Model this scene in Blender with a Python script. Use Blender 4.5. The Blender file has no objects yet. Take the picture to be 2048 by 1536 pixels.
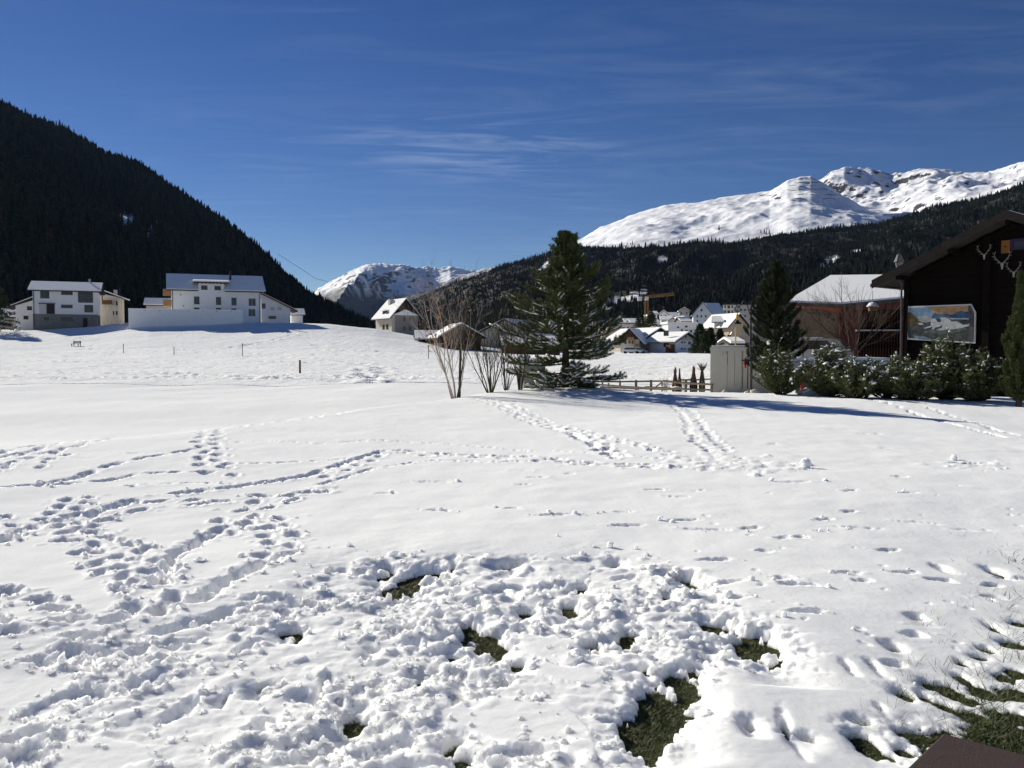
import bpy, math, random
import numpy as np
R = math.radians
rng = np.random.default_rng(7)
random.seed(7)
SC = bpy.context.scene
COL = SC.collection

# ------------------------------------------------------------------ camera, sky, sun, exposure
CAMZ = 1.85
FPX = 1720.0                     # focal length in pixels of the 2048 px wide photograph
PITCH = math.atan(68 / FPX)      # the horizon lies a little above the middle of the picture
cam_d = bpy.data.cameras.new('camera')
cam_d.sensor_width = 36.0
cam_d.lens = 36.0 * FPX / 2048.0
cam_d.clip_start = 0.1
cam_d.clip_end = 60000
cam = bpy.data.objects.new('camera', cam_d)
COL.objects.link(cam)
cam.location = (0, 0, CAMZ)
cam.rotation_euler = (math.pi / 2 - PITCH, 0, 0)
SC.camera = cam

SUN_AZ, SUN_EL = R(-45.5), R(24.5)     # azimuth measured from +Y (view direction), negative = left
SUNV = (math.sin(SUN_AZ) * math.cos(SUN_EL), math.cos(SUN_AZ) * math.cos(SUN_EL), math.sin(SUN_EL))
sun_d = bpy.data.lights.new('sun', 'SUN')
sun_d.energy = 4.6
sun_d.angle = R(0.55)
sun_d.color = (1.0, 0.955, 0.855)
sun = bpy.data.objects.new('sun', sun_d)
COL.objects.link(sun)
sun.location = (-60, 90, 60)
from mathutils import Vector, Matrix
sun.rotation_euler = Vector(SUNV).to_track_quat('Z', 'Y').to_euler()

world = bpy.data.worlds.new('World')
SC.world = world
world.use_nodes = True
nt = world.node_tree
nt.nodes.clear()
sky = nt.nodes.new('ShaderNodeTexSky')
sky.sky_type = 'NISHITA'
sky.sun_disc = False
sky.sun_elevation = SUN_EL
sky.sun_rotation = SUN_AZ
sky.altitude = 2600
sky.air_density = 1.0
sky.dust_density = 0.1
sky.ozone_density = 2.2
bg = nt.nodes.new('ShaderNodeBackground')
bg.inputs['Strength'].default_value = 0.075
out = nt.nodes.new('ShaderNodeOutputWorld')
# thin cirrus: streaky noise on a high sheet, strongest in a few wisps
tc = nt.nodes.new('ShaderNodeTexCoord')
sep = nt.nodes.new('ShaderNodeSeparateXYZ')
nt.links.new(tc.outputs['Generated'], sep.inputs[0])
def wmath(op, a, b=None, c=None):
    n = nt.nodes.new('ShaderNodeMath'); n.operation = op
    for i, v in enumerate((a, b, c)):
        if v is None: continue
        if isinstance(v, (int, float)): n.inputs[i].default_value = v
        else: nt.links.new(v, n.inputs[i])
    return n.outputs[0]
zc = wmath('MAXIMUM', sep.outputs['Z'], 0.03)
sx = wmath('DIVIDE', sep.outputs['X'], zc)
sy = wmath('DIVIDE', sep.outputs['Y'], zc)
comb = nt.nodes.new('ShaderNodeCombineXYZ')
nt.links.new(sx, comb.inputs[0]); nt.links.new(sy, comb.inputs[1])
mp = nt.nodes.new('ShaderNodeMapping')
mp.inputs['Rotation'].default_value = (0, 0, R(42))
mp.inputs['Scale'].default_value = (1.0, 3.4, 1)
nt.links.new(comb.outputs[0], mp.inputs[0])
cn = nt.nodes.new('ShaderNodeTexNoise')
cn.inputs['Scale'].default_value = 0.9
cn.inputs['Detail'].default_value = 7
cn.inputs['Roughness'].default_value = 0.62
cn.inputs['Distortion'].default_value = 1.3
nt.links.new(mp.outputs[0], cn.inputs['Vector'])
mp2 = nt.nodes.new('ShaderNodeMapping')
mp2.inputs['Scale'].default_value = (0.22, 0.22, 1)
mp2.inputs['Location'].default_value = (3.3, 1.2, 0)
nt.links.new(comb.outputs[0], mp2.inputs[0])
cn2 = nt.nodes.new('ShaderNodeTexNoise')
cn2.inputs['Scale'].default_value = 1.0
cn2.inputs['Detail'].default_value = 3
nt.links.new(mp2.outputs[0], cn2.inputs['Vector'])
m1 = nt.nodes.new('ShaderNodeMapRange')
m1.inputs['From Min'].default_value = 0.45; m1.inputs['From Max'].default_value = 0.85
nt.links.new(cn.outputs['Fac'], m1.inputs['Value'])
m2 = nt.nodes.new('ShaderNodeMapRange')
m2.inputs['From Min'].default_value = 0.42; m2.inputs['From Max'].default_value = 0.7
nt.links.new(cn2.outputs['Fac'], m2.inputs['Value'])
vd = nt.nodes.new('ShaderNodeVectorMath'); vd.operation = 'DISTANCE'        # one denser bank of wisps over the valley
nt.links.new(comb.outputs[0], vd.inputs[0]); vd.inputs[1].default_value = (-0.15, 4.35, 0)
bank = nt.nodes.new('ShaderNodeMapRange'); bank.interpolation_type = 'SMOOTHSTEP'
bank.inputs['From Min'].default_value = 0.15; bank.inputs['From Max'].default_value = 1.1; bank.inputs['To Min'].default_value = 1.0; bank.inputs['To Max'].default_value = 0.0
nt.links.new(vd.outputs['Value'], bank.inputs['Value'])
msk = wmath('MAXIMUM', wmath('MULTIPLY', m2.outputs[0], 0.45), bank.outputs[0])
cl = wmath('MULTIPLY', wmath('MULTIPLY', m1.outputs[0], msk), 0.36)
hs = nt.nodes.new('ShaderNodeHueSaturation')
hs.inputs['Hue'].default_value = 0.516
hs.inputs['Saturation'].default_value = 1.27
hs.inputs['Value'].default_value = 0.60
nt.links.new(sky.outputs['Color'], hs.inputs['Color'])
mixc = nt.nodes.new('ShaderNodeMix'); mixc.data_type = 'RGBA'
nt.links.new(cl, mixc.inputs['Factor'])
nt.links.new(hs.outputs['Color'], mixc.inputs['A'])
mixc.inputs['B'].default_value = (7.0, 8.0, 9.6, 1)
nt.links.new(mixc.outputs['Result'], bg.inputs['Color'])
nt.links.new(bg.outputs[0], out.inputs['Surface'])

vs = SC.view_settings
vs.view_transform = 'Standard'
vs.look = 'None'
vs.exposure = 0.50
vs.gamma = 1.0
SC.cycles.max_bounces = 10
SC.cycles.diffuse_bounces = 5
SC.cycles.glossy_bounces = 3
SC.cycles.transparent_max_bounces = 8
SC.cycles.volume_bounces = 0
SC.cycles.sample_clamp_indirect = 6

# ------------------------------------------------------------------ helpers
def ray(px, py):
    """direction of a photograph pixel, scaled so that its y component is 1"""
    c, s = math.cos(PITCH), math.sin(PITCH)
    x = (px - 1024.0); v = 768.0 - py
    dy = FPX * c + v * s
    dz = -FPX * s + v * c
    return x / dy, 1.0, dz / dy
def at(px, py, d):
    r = ray(px, py)
    return Vector((r[0] * d, d, CAMZ + r[2] * d))
def on_level(px, py, z=0.13):
    r = ray(px, py)
    d = (z - CAMZ) / r[2]
    return r[0] * d, d
def elev(px, py):            # height over the eye per metre of distance
    return ray(px, py)[2]

def tag(o, label=None, cat=None, group=None, kind=None):
    if label: o['label'] = label
    if cat: o['category'] = cat
    if group: o['group'] = group
    if kind: o['kind'] = kind
    return o
def thing(name, label, cat, loc=(0, 0, 0), rz=0.0, group=None):
    o = bpy.data.objects.new(name, None)
    o.empty_display_size = 0.3
    COL.objects.link(o)
    o.location = loc; o.rotation_euler = (0, 0, rz)
    return tag(o, label, cat, group)
def link(name, me, parent=None, mat=None):
    o = bpy.data.objects.new(name, me)
    COL.objects.link(o)
    if parent is not None: o.parent = parent
    if mat is not None and len(me.materials) == 0: me.materials.append(mat)
    return o
def raw_mesh(name, V, F, smooth=False):
    """V (n,3) array, F (m,k) integer array or a list of tuples"""
    me = bpy.data.meshes.new(name)
    if isinstance(F, np.ndarray):
        V = np.asarray(V, dtype=np.float32); m, k = F.shape
        me.vertices.add(len(V)); me.vertices.foreach_set('co', V.ravel())
        me.loops.add(m * k); me.loops.foreach_set('vertex_index', F.astype(np.int32).ravel())
        me.polygons.add(m)
        me.polygons.foreach_set('loop_start', np.arange(0, m * k, k, dtype=np.int32))
        me.update(calc_edges=True)
    else:
        me.from_pydata([tuple(v) for v in V], [], F)
        me.update()
    if smooth:
        me.polygons.foreach_set('use_smooth', np.ones(len(me.polygons), dtype=bool))
    return me
class MB:
    """collects boxes, prisms and tubes into one mesh"""
    def __init__(s): s.v = []; s.f = []
    def quad(s, *p):
        n = len(s.v); s.v += [tuple(q) for q in p]; s.f.append(tuple(range(n, n + len(p)))); return s
    def box(s, x0, y0, z0, x1, y1, z1):
        n = len(s.v)
        s.v += [(x0,y0,z0),(x1,y0,z0),(x1,y1,z0),(x0,y1,z0),(x0,y0,z1),(x1,y0,z1),(x1,y1,z1),(x0,y1,z1)]
        for q in ((0,3,2,1),(4,5,6,7),(0,1,5,4),(1,2,6,5),(2,3,7,6),(3,0,4,7)): s.f.append(tuple(n+i for i in q))
        return s
    def prism(s, poly, axis, a, b):
        """poly: 2D points; axis 'x','y' or 'z' is the extrusion axis from a to b"""
        n = len(s.v); k = len(poly)
        for t in (a, b):
            for p, q in poly:
                s.v.append({'x': (t, p, q), 'y': (p, t, q), 'z': (p, q, t)}[axis])
        s.f.append(tuple(range(n, n + k))); s.f.append(tuple(range(n + 2*k - 1, n + k - 1, -1)))
        for i in range(k):
            j = (i + 1) % k
            s.f.append((n+i, n+k+i, n+k+j, n+j))
        return s
    def tube(s, pts, rad, k=6, cap=True):
        pts = [Vector(p) for p in pts]
        if isinstance(rad, (int, float)): rad = [rad] * len(pts)
        n0 = len(s.v); ref = None
        for i, p in enumerate(pts):
            d = (pts[min(i+1, len(pts)-1)] - pts[max(i-1, 0)])
            if d.length < 1e-9: d = Vector((0, 0, 1))
            d.normalize()
            if ref is None: ref = Vector((1, 0, 0)) if abs(d.x) < 0.9 else Vector((0, 1, 0))
            a = (ref - d * ref.dot(d)); a.normalize(); b = d.cross(a); ref = a
            for j in range(k):
                t = 2 * math.pi * j / k
                q = p + (a * math.cos(t) + b * math.sin(t)) * rad[i]
                s.v.append(tuple(q))
        for i in range(len(pts) - 1):
            for j in range(k):
                a = n0 + i*k + j; b = n0 + i*k + (j+1) % k
                s.f.append((a, b, b + k, a + k))
        if cap:
            s.f.append(tuple(range(n0 + k - 1, n0 - 1, -1)))
            m = n0 + (len(pts)-1) * k
            s.f.append(tuple(range(m, m + k)))
        return s
    def lathe(s, prof, k=12, c=(0, 0, 0)):
        n0 = len(s.v)
        for r, z in prof:
            for j in range(k):
                t = 2*math.pi*j/k
                s.v.append((c[0] + r*math.cos(t), c[1] + r*math.sin(t), c[2] + z))
        for i in range(len(prof)-1):
            for j in range(k):
                a = n0+i*k+j; b = n0+i*k+(j+1) % k
                s.f.append((a, b, b+k, a+k))
        s.f.append(tuple(range(n0+k-1, n0-1, -1)))
        m = n0+(len(prof)-1)*k
        s.f.append(tuple(range(m, m+k)))
        return s
    def build(s, name, mat, parent=None, smooth=False):
        return link(name, raw_mesh(name, s.v, s.f, smooth), parent, mat)

# ------------------------------------------------------------------ noise in numpy
def _hash(ix, iy, seed):
    h = (ix.astype(np.int64) * 374761393 + iy.astype(np.int64) * 668265263 + seed * 1442695041) & 0xFFFFFFFF
    h = ((h ^ (h >> 13)) * 1274126177) & 0xFFFFFFFF
    return ((h ^ (h >> 16)) & 0xFFFF).astype(np.float32) / 65535.0
def pn(x, y, seed=0):
    x = np.asarray(x, dtype=np.float64); y = np.asarray(y, dtype=np.float64)
    ix = np.floor(x); iy = np.floor(y); fx = (x-ix).astype(np.float32); fy = (y-iy).astype(np.float32)
    u = fx*fx*fx*(fx*(fx*6-15)+10); v = fy*fy*fy*(fy*(fy*6-15)+10)
    def g(dx, dy):
        a = _hash(ix+dx, iy+dy, seed) * (2*np.pi)
        return np.cos(a)*(fx-dx) + np.sin(a)*(fy-dy)
    a = g(0,0); b = g(1,0); c = g(0,1); d = g(1,1)
    return 1.4 * (a + u*(b-a) + v*((c + u*(d-c)) - (a + u*(b-a))))
def fbm(x, y, o=4, seed=0, gain=0.5, lac=2.03):
    r = 0; A = 1.0
    for i in range(o):
        r = r + A*pn(x, y, seed+i*17); x = x*lac + 3.1; y = y*lac + 1.7; A *= gain
    return r
def ridged(x, y, o=4, seed=0):
    r = 0; A = 0.5
    for i in range(o):
        r = r + A*(1 - np.abs(pn(x, y, seed+i*13))*1.6); x = x*2.1+1.3; y = y*2.1+4.1; A *= 0.5
    return r
def sst(e0, e1, x):
    t = np.clip((x - e0) / (e1 - e0), 0, 1)
    return t*t*(3-2*t)

# ------------------------------------------------------------------ materials
MATS = {}
def new_mat(name):
    m = bpy.data.materials.new(name); m.use_nodes = True
    MATS[name] = m
    return m, m.node_tree, m.node_tree.nodes['Principled BSDF']
def mat(name, col, rough=0.8, var=0.12, scale=3.0, bump=0.0, bscale=20.0, metal=0.0, stretch=(1, 1, 1), spec=0.08, col2=None):
    """plain procedural material: colour broken up by noise, with a little relief"""
    if name in MATS: return MATS[name]
    m, t, b = new_mat(name)
    N, L = t.nodes, t.links
    tc = N.new('ShaderNodeTexCoord'); mpn = N.new('ShaderNodeMapping')
    mpn.inputs['Scale'].default_value = stretch
    L.new(tc.outputs['Object'], mpn.inputs[0])
    n = N.new('ShaderNodeTexNoise'); n.inputs['Scale'].default_value = scale; n.inputs['Detail'].default_value = 5
    n.inputs['Roughness'].default_value = 0.65
    L.new(mpn.outputs[0], n.inputs['Vector'])
    cr = N.new('ShaderNodeValToRGB')
    c2 = col2 if col2 else tuple(min(1, c*(1+var)) for c in col)
    c1 = tuple(c*(1-var) for c in col)
    cr.color_ramp.elements[0].position = 0.3; cr.color_ramp.elements[0].color = (*c1, 1)
    cr.color_ramp.elements[1].position = 0.7; cr.color_ramp.elements[1].color = (*c2, 1)
    L.new(n.outputs['Fac'], cr.inputs[0]); L.new(cr.outputs[0], b.inputs['Base Color'])
    b.inputs['Roughness'].default_value = rough
    b.inputs['Metallic'].default_value = metal
    b.inputs['Specular IOR Level'].default_value = spec
    if bump > 0:
        n2 = N.new('ShaderNodeTexNoise'); n2.inputs['Scale'].default_value = bscale; n2.inputs['Detail'].default_value = 4
        L.new(mpn.outputs[0], n2.inputs['Vector'])
        bp = N.new('ShaderNodeBump'); bp.inputs['Strength'].default_value = bump; bp.inputs['Distance'].default_value = 0.02
        L.new(n2.outputs['Fac'], bp.inputs['Height']); L.new(bp.outputs[0], b.inputs['Normal'])
    return m

def make_snow(name, bumpd=0.01, s1=14.0, s2=70.0, strength=0.5, col=(0.905, 0.905, 0.875), sss=0.0):
    m, t, b = new_mat(name); N, L = t.nodes, t.links
    if sss:
        df = b; b.subsurface_method = 'BURLEY'
        b.inputs['Base Color'].default_value = (*col, 1); b.inputs['Roughness'].default_value = 1.0; b.inputs['IOR'].default_value = 1.01; b.inputs['Specular IOR Level'].default_value = 0.0
        b.inputs['Subsurface Weight'].default_value = 1.0; b.inputs['Subsurface Radius'].default_value = (1.0, 0.97, 0.94); b.inputs['Subsurface Scale'].default_value = sss
    else:
        N.remove(b)
        df = N.new('ShaderNodeBsdfDiffuse'); df.inputs['Color'].default_value = (*col, 1)
        L.new(df.outputs[0], N['Material Output'].inputs['Surface'])
    tc = N.new('ShaderNodeTexCoord')
    a = N.new('ShaderNodeTexNoise'); a.inputs['Scale'].default_value = s1; a.inputs['Detail'].default_value = 6; a.inputs['Roughness'].default_value = 0.6
    c = N.new('ShaderNodeTexNoise'); c.inputs['Scale'].default_value = s2; c.inputs['Detail'].default_value = 3
    L.new(tc.outputs['Object'], a.inputs['Vector']); L.new(tc.outputs['Object'], c.inputs['Vector'])
    ad = N.new('ShaderNodeMath'); ad.operation = 'MULTIPLY_ADD'; ad.inputs[1].default_value = 0.35
    L.new(c.outputs['Fac'], ad.inputs[0]); L.new(a.outputs['Fac'], ad.inputs[2])
    bp = N.new('ShaderNodeBump'); bp.inputs['Strength'].default_value = strength; bp.inputs['Distance'].default_value = bumpd
    L.new(ad.outputs[0], bp.inputs['Height']); L.new(bp.outputs[0], df.inputs['Normal'])
    return m
SNOW = make_snow('snow_near', sss=0.075, bumpd=0.010, s1=22, s2=110, strength=0.6)
SNOW_FAR = make_snow('snow_meadow', bumpd=0.22, s1=0.9, s2=5, strength=0.8)
SNOW_ROOF = make_snow('snow_on_roofs', bumpd=0.05, s1=2, s2=9, strength=0.4)
# ------------------------------------------------------------------ lie of the land
_EX = [-60, -20, -9.2, -6.8, -4.7, -2.9, -1.0, 2.0, 8.0, 18.0, 60]
_EY = [12, 13.2, 15.3, 19.0, 24.0, 29.5, 33.5, 36.5, 37.0, 34.0, 32]
_TY = [15, 28, 40, 70, 110, 135, 155, 170, 182, 196, 225, 300, 420]
_TZ = [-0.55, -0.75, -0.6, 0.05, 0.95, 2.0, 3.8, 5.6, 7.6, 8.3, 8.3, 5.0, 3.0]
_HX = [-220, -130, -104, -92, -80, -56, -40, -30, -14, 0, 22]
_HW = [0.72, 0.70, 0.74, 0.84, 1.0, 0.95, 0.90, 0.76, 0.34, 0.12, 0.0]
def ground(x, y):
    x = np.asarray(x, dtype=np.float64); y = np.asarray(y, dtype=np.float64)
    xs = x * np.clip(190.0 / np.maximum(y, 60), 0.85, 2.4)
    ye = np.interp(x, _EX, _EY)
    w = np.interp(xs, _HX, _HW)
    table = np.interp(y, _TY, _TZ)
    valley = np.interp(y, [20, 40, 60, 110, 200, 420], [-0.35, -0.45, -0.25, 0.3, 1.1, 2.2])
    low = np.where(y < 70, np.minimum(table, valley) * 1.0, valley)
    far = low * (1 - w) + table * w
    und = 0.16 * fbm(x*0.05, y*0.05, 3, 5) + 0.05 * pn(x*0.3, y*0.3, 9)
    k = sst(-1.5, 9.0, y - ye)
    gar = 0.05 * fbm(x*0.12+4, y*0.12, 3, 21) + 0.30*np.exp(-(((x-2.2)/3.2)**2 + ((y-33.5)/3.0)**2))
    gar = gar - 0.30*sst(4, 16, x)*sst(12, 22, y)*(1-0.75*sst(25, 31, y))
    return gar * (1-k) + (far + und*sst(3, 30, y-ye)) * k
def gz(x, y): return float(ground(np.array([x]), np.array([y]))[0])

# ------------------------------------------------------------------ mountains
TREE_ALLOW = {}
def layer(u, t, sil, foot, seed, amp, curve=1.0, wl=260.0, ridge_noise=0.0):
    """a slope between a foot line and a ridge line; t=0 foot, t=1 ridge, t>1 the far side. u = x/y."""
    sx = np.array([ray(p[0], p[1])[0] for p in sil]); se = np.array([ray(p[0], p[1])[2] for p in sil]); sd = np.array([p[2] for p in sil], float)
    se = se - TREE_ALLOW.get(id(sil), 0.0)/sd
    fx = np.array([ray(p[0], p[1])[0] for p in foot]); fe = np.array([ray(p[0], p[1])[2] for p in foot]); fd = np.array([p[2] for p in foot], float)
    rd = np.interp(u, sx, sd); rz = np.interp(u, sx, se) * rd
    f_d = np.interp(u, fx, fd); f_z = np.interp(u, fx, fe) * f_d
    y = np.where(t < 0, f_d + t*600, f_d + t * (rd - f_d))
    tt = np.clip(t, 0, 1)
    z = f_z + (rz - f_z) * tt**curve
    z = np.where(t < 0, f_z * (1 + t / 0.3) - 2.5*np.clip(-t/0.3, 0, 1), z)      # apron down to the valley floor
    over = np.clip(t - 1, 0, None)
    z = z - over * (rz - f_z) * 1.2
    x = u * y
    e = np.abs(np.sin(np.pi * np.clip(tt*0.92, 0, 1)))**0.8
    z = z + amp * e * (ridged(x/wl, y/wl, 5, seed) - 0.55 + 0.35*(ridged(x/wl*3.1+5, y/wl*1.9, 3, seed+9) - 0.5))
    z = z + ridge_noise * fbm(x/60.0, y/60.0, 3, seed+5) * np.exp(-((t-1)/0.12)**2)
    return x, y, z + CAMZ
def layer_mesh(name, sil, foot, seed, amp, curve, wl, u0, u1, nu, nt_, m, rn=0.0, tmax=1.35, t0=-0.3):
    uu = np.linspace(ray(u0, 700)[0], ray(u1, 700)[0], nu); tt = np.concatenate([np.linspace(t0, 1, nt_), np.linspace(1.03, tmax, 10)])
    U, T = np.meshgrid(uu, tt)
    x, y, z = layer(U, T, sil, foot, seed, amp, curve, wl, rn)
    V = np.stack([x, y, z], -1).reshape(-1, 3)
    n, k = len(tt), nu
    I = (np.arange(n-1)[:, None]*k + np.arange(k-1)[None, :]).ravel()
    F = np.stack([I, I+1, I+1+k, I+k], -1)
    o = link(name, raw_mesh(name, V, F, True), None, m)
    tag(o, kind='structure')
    o['shape'] = [n, k]
    return o

def mountain_mat(name, rock_lo, rock_hi, nscale, rockcol, forest_floor=False, snowcol=(0.9, 0.905, 0.915), slope=(0.5, 0.75), lo_dark=None):
    m, t, b = new_mat(name); N, L = t.nodes, t.links
    b.inputs['Roughness'].default_value = 0.8; b.inputs['Specular IOR Level'].default_value = 0.1
    tc = N.new('ShaderNodeTexCoord'); g = N.new('ShaderNodeNewGeometry')
    n = N.new('ShaderNodeTexNoise'); n.inputs['Scale'].default_value = nscale; n.inputs['Detail'].default_value = 9; n.inputs['Roughness'].default_value = 0.68
    L.new(tc.outputs['Object'], n.inputs['Vector'])
    sp = N.new('ShaderNodeSeparateXYZ'); L.new(g.outputs['Normal'], sp.inputs[0])
    mr = N.new('ShaderNodeMapRange'); mr.inputs['From Min'].default_value = slope[0]; mr.inputs['From Max'].default_value = slope[1]
    mr.inputs['To Min'].default_value = 0.22; mr.inputs['To Max'].default_value = -0.06
    L.new(sp.outputs['Z'], mr.inputs['Value'])
    ad = N.new('ShaderNodeMath'); L.new(n.outputs['Fac'], ad.inputs[0]); L.new(mr.outputs[0], ad.inputs[1])
    cr = N.new('ShaderNodeMapRange'); cr.inputs['From Min'].default_value = rock_lo; cr.inputs['From Max'].default_value = rock_hi
    L.new(ad.outputs[0], cr.inputs['Value'])
    fac = cr.outputs[0]
    if lo_dark:                     # wooded or stony ground below a certain height, with a ragged upper edge
        pos = N.new('ShaderNodeSeparateXYZ'); L.new(tc.outputs['Object'], pos.inputs[0])
        nn = N.new('ShaderNodeTexNoise'); nn.inputs['Scale'].default_value = lo_dark[2]; nn.inputs['Detail'].default_value = 6
        L.new(tc.outputs['Object'], nn.inputs['Vector'])
        a2 = N.new('ShaderNodeMath'); a2.operation = 'MULTIPLY_ADD'; a2.inputs[1].default_value = lo_dark[3]
        L.new(nn.outputs['Fac'], a2.inputs[0]); L.new(pos.outputs['Z'], a2.inputs[2])
        m2 = N.new('ShaderNodeMapRange'); m2.inputs['From Min'].default_value = lo_dark[0]; m2.inputs['From Max'].default_value = lo_dark[1]
        m2.inputs['To Min'].default_value = 1; m2.inputs['To Max'].default_value = 0
        L.new(a2.outputs[0], m2.inputs['Value'])
        mx = N.new('ShaderNodeMath'); mx.operation = 'MAXIMUM'; L.new(fac, mx.inputs[0]); L.new(m2.outputs[0], mx.inputs[1])
        fac = mx.outputs[0]
    mix = N.new('ShaderNodeMix'); mix.data_type = 'RGBA'
    mix.inputs['A'].default_value = (*snowcol, 1); mix.inputs['B'].default_value = (*rockcol, 1)
    L.new(fac, mix.inputs['Factor']); L.new(mix.outputs['Result'], b.inputs['Base Color'])
    n3 = N.new('ShaderNodeTexNoise'); n3.inputs['Scale'].default_value = nscale*2; n3.inputs['Detail'].default_value = 8; n3.inputs['Roughness'].default_value = 0.6
    L.new(tc.outputs['Object'], n3.inputs['Vector'])
    bp = N.new('ShaderNodeBump'); bp.inputs['Strength'].default_value = 0.45; bp.inputs['Distance'].default_value = 0.16/nscale
    L.new(n3.outputs['Fac'], bp.inputs['Height']); L.new(bp.outputs[0], b.inputs['Normal'])
    return m

SIL_A = [(-900, -40, 1500), (-500, 40, 1600), (-200, 125, 1650), (0, 208, 1650), (100, 252, 1650), (200, 302, 1640), (280, 330, 1620), (340, 372, 1600), (400, 415, 1580), (470, 463, 1560),
         (530, 512, 1540), (570, 547, 1520), (620, 592, 1500), (660, 616, 1480), (710, 645, 1460), (760, 668, 1450), (900, 690, 1450)]
FOOT_A = [(-900, 640, 420), (0, 652, 520), (400, 662, 640), (700, 672, 900), (900, 694, 1000)]
SIL_B = [(640, 672, 3600), (700, 660, 3500), (760, 640, 3400), (830, 602, 3300), (880, 575, 3200), (950, 550, 3050), (1000, 534, 2950), (1060, 514, 2850), (1150, 492, 2700), (1260, 495, 2600),
         (1400, 492, 2500), (1480, 490, 2450), (1530, 480, 2400), (1640, 462, 2350), (1750, 450, 2300), (1830, 430, 2250), (1950, 400, 2150), (2048, 371, 2050), (2300, 300, 1900), (2800, 180, 1700)]
FOOT_B = [(640, 692, 1500), (900, 690, 1200), (1200, 668, 900), (1400, 650, 760), (1700, 650, 620), (2048, 660, 520), (2800, 660, 420)]
SIL_C = [(1050, 560, 4300), (1100, 520, 4300), (1150, 488, 4250), (1200, 459, 4200), (1260, 433, 4200), (1330, 411, 4200), (1400, 403, 4150), (1480, 389, 4100), (1540, 381, 4050), (1575, 361, 4000), (1598, 354, 4000),
         (1622, 353, 4000), (1645, 364, 3950), (1680, 385, 3850), (1720, 410, 3700), (1770, 436, 3500), (1830, 455, 3300), (1900, 470, 3200), (2048, 500, 3000)]
FOOT_C = [(1050, 560, 3300), (1150, 505, 2750), (1300, 520, 2550), (1500, 515, 2450), (1700, 490, 2400), (2048, 520, 2300)]
SIL_C2 = [(1500, 430, 5200), (1600, 385, 5100), (1640, 362, 5000), (1665, 346, 5000), (1690, 338, 5000), (1720, 341, 5050), (1745, 340, 5100), (1780, 349, 5200), (1800, 343, 5250), (1830, 339, 5300), (1860, 336, 5300),
          (1900, 341, 5250), (1940, 346, 5200), (1990, 346, 5100), (2020, 338, 5000), (2048, 328, 4950), (2150, 300, 4800), (2400, 290, 4700), (2800, 250, 4500)]
FOOT_C2 = [(1500, 470, 4000), (1700, 450, 3700), (1800, 455, 3300), (1900, 430, 3000), (2048, 400, 2700), (2800, 300, 2400)]
SIL_D = [(560, 640, 9500), (600, 612, 9300), (640, 577, 9000), (670, 559, 8800), (700, 541, 8600), (728, 532, 8500), (745, 529, 8500), (765, 529, 8600), (790, 531, 8700), (808, 530, 8800), (830, 537, 8900), (850, 535, 9000),
         (875, 538, 9000), (900, 535, 9000), (930, 540, 9000), (960, 546, 9000), (1010, 560, 9000), (1100, 590, 9000)]
FOOT_D = [(560, 668, 5200), (690, 668, 5800), (735, 668, 7300), (1100, 668, 7500)]
SIL_D2 = [(800, 600, 6200), (860, 580, 6100), (895, 562, 6000), (930, 549, 5900), (960, 542, 5800), (990, 535, 5750), (1010, 538, 5700), (1050, 556, 5600), (1150, 590, 5500)]
FOOT_D2 = [(800, 660, 4300), (1150, 640, 4300)]

TREE_ALLOW[id(SIL_A)] = 8.0; TREE_ALLOW[id(SIL_B)] = 5.0
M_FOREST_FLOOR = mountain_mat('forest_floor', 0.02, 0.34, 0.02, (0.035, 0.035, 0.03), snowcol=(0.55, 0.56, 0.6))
M_ALP = mountain_mat('snowy_alp', 0.64, 0.68, 0.018, (0.055, 0.055, 0.06), slope=(0.72, 0.90))
M_ALP2 = mountain_mat('rocky_alp', 0.63, 0.67, 0.016, (0.055, 0.055, 0.06), slope=(0.72, 0.92))
M_FARPEAK = mountain_mat('far_peak', 0.62, 0.72, 0.004, (0.07, 0.07, 0.075), slope=(0.70, 0.92), lo_dark=(560, 680, 0.006, 240))
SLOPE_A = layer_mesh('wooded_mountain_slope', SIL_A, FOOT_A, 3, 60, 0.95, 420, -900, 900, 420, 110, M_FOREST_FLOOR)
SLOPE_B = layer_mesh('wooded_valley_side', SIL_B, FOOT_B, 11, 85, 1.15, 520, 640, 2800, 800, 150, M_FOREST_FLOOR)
layer_mesh('snowy_alp', SIL_C, FOOT_C, 23, 75, 1.0, 900, 1050, 2048, 420, 170, M_ALP, rn=4)
layer_mesh('snowy_ridge', SIL_C2, FOOT_C2, 31, 140, 1.05, 1000, 1500, 2800, 460, 170, M_ALP2, rn=8)
layer_mesh('distant_spur', SIL_D2, FOOT_D2, 57, 160, 1.0, 900, 800, 1150, 200, 100, M_FARPEAK, rn=12)

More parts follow.
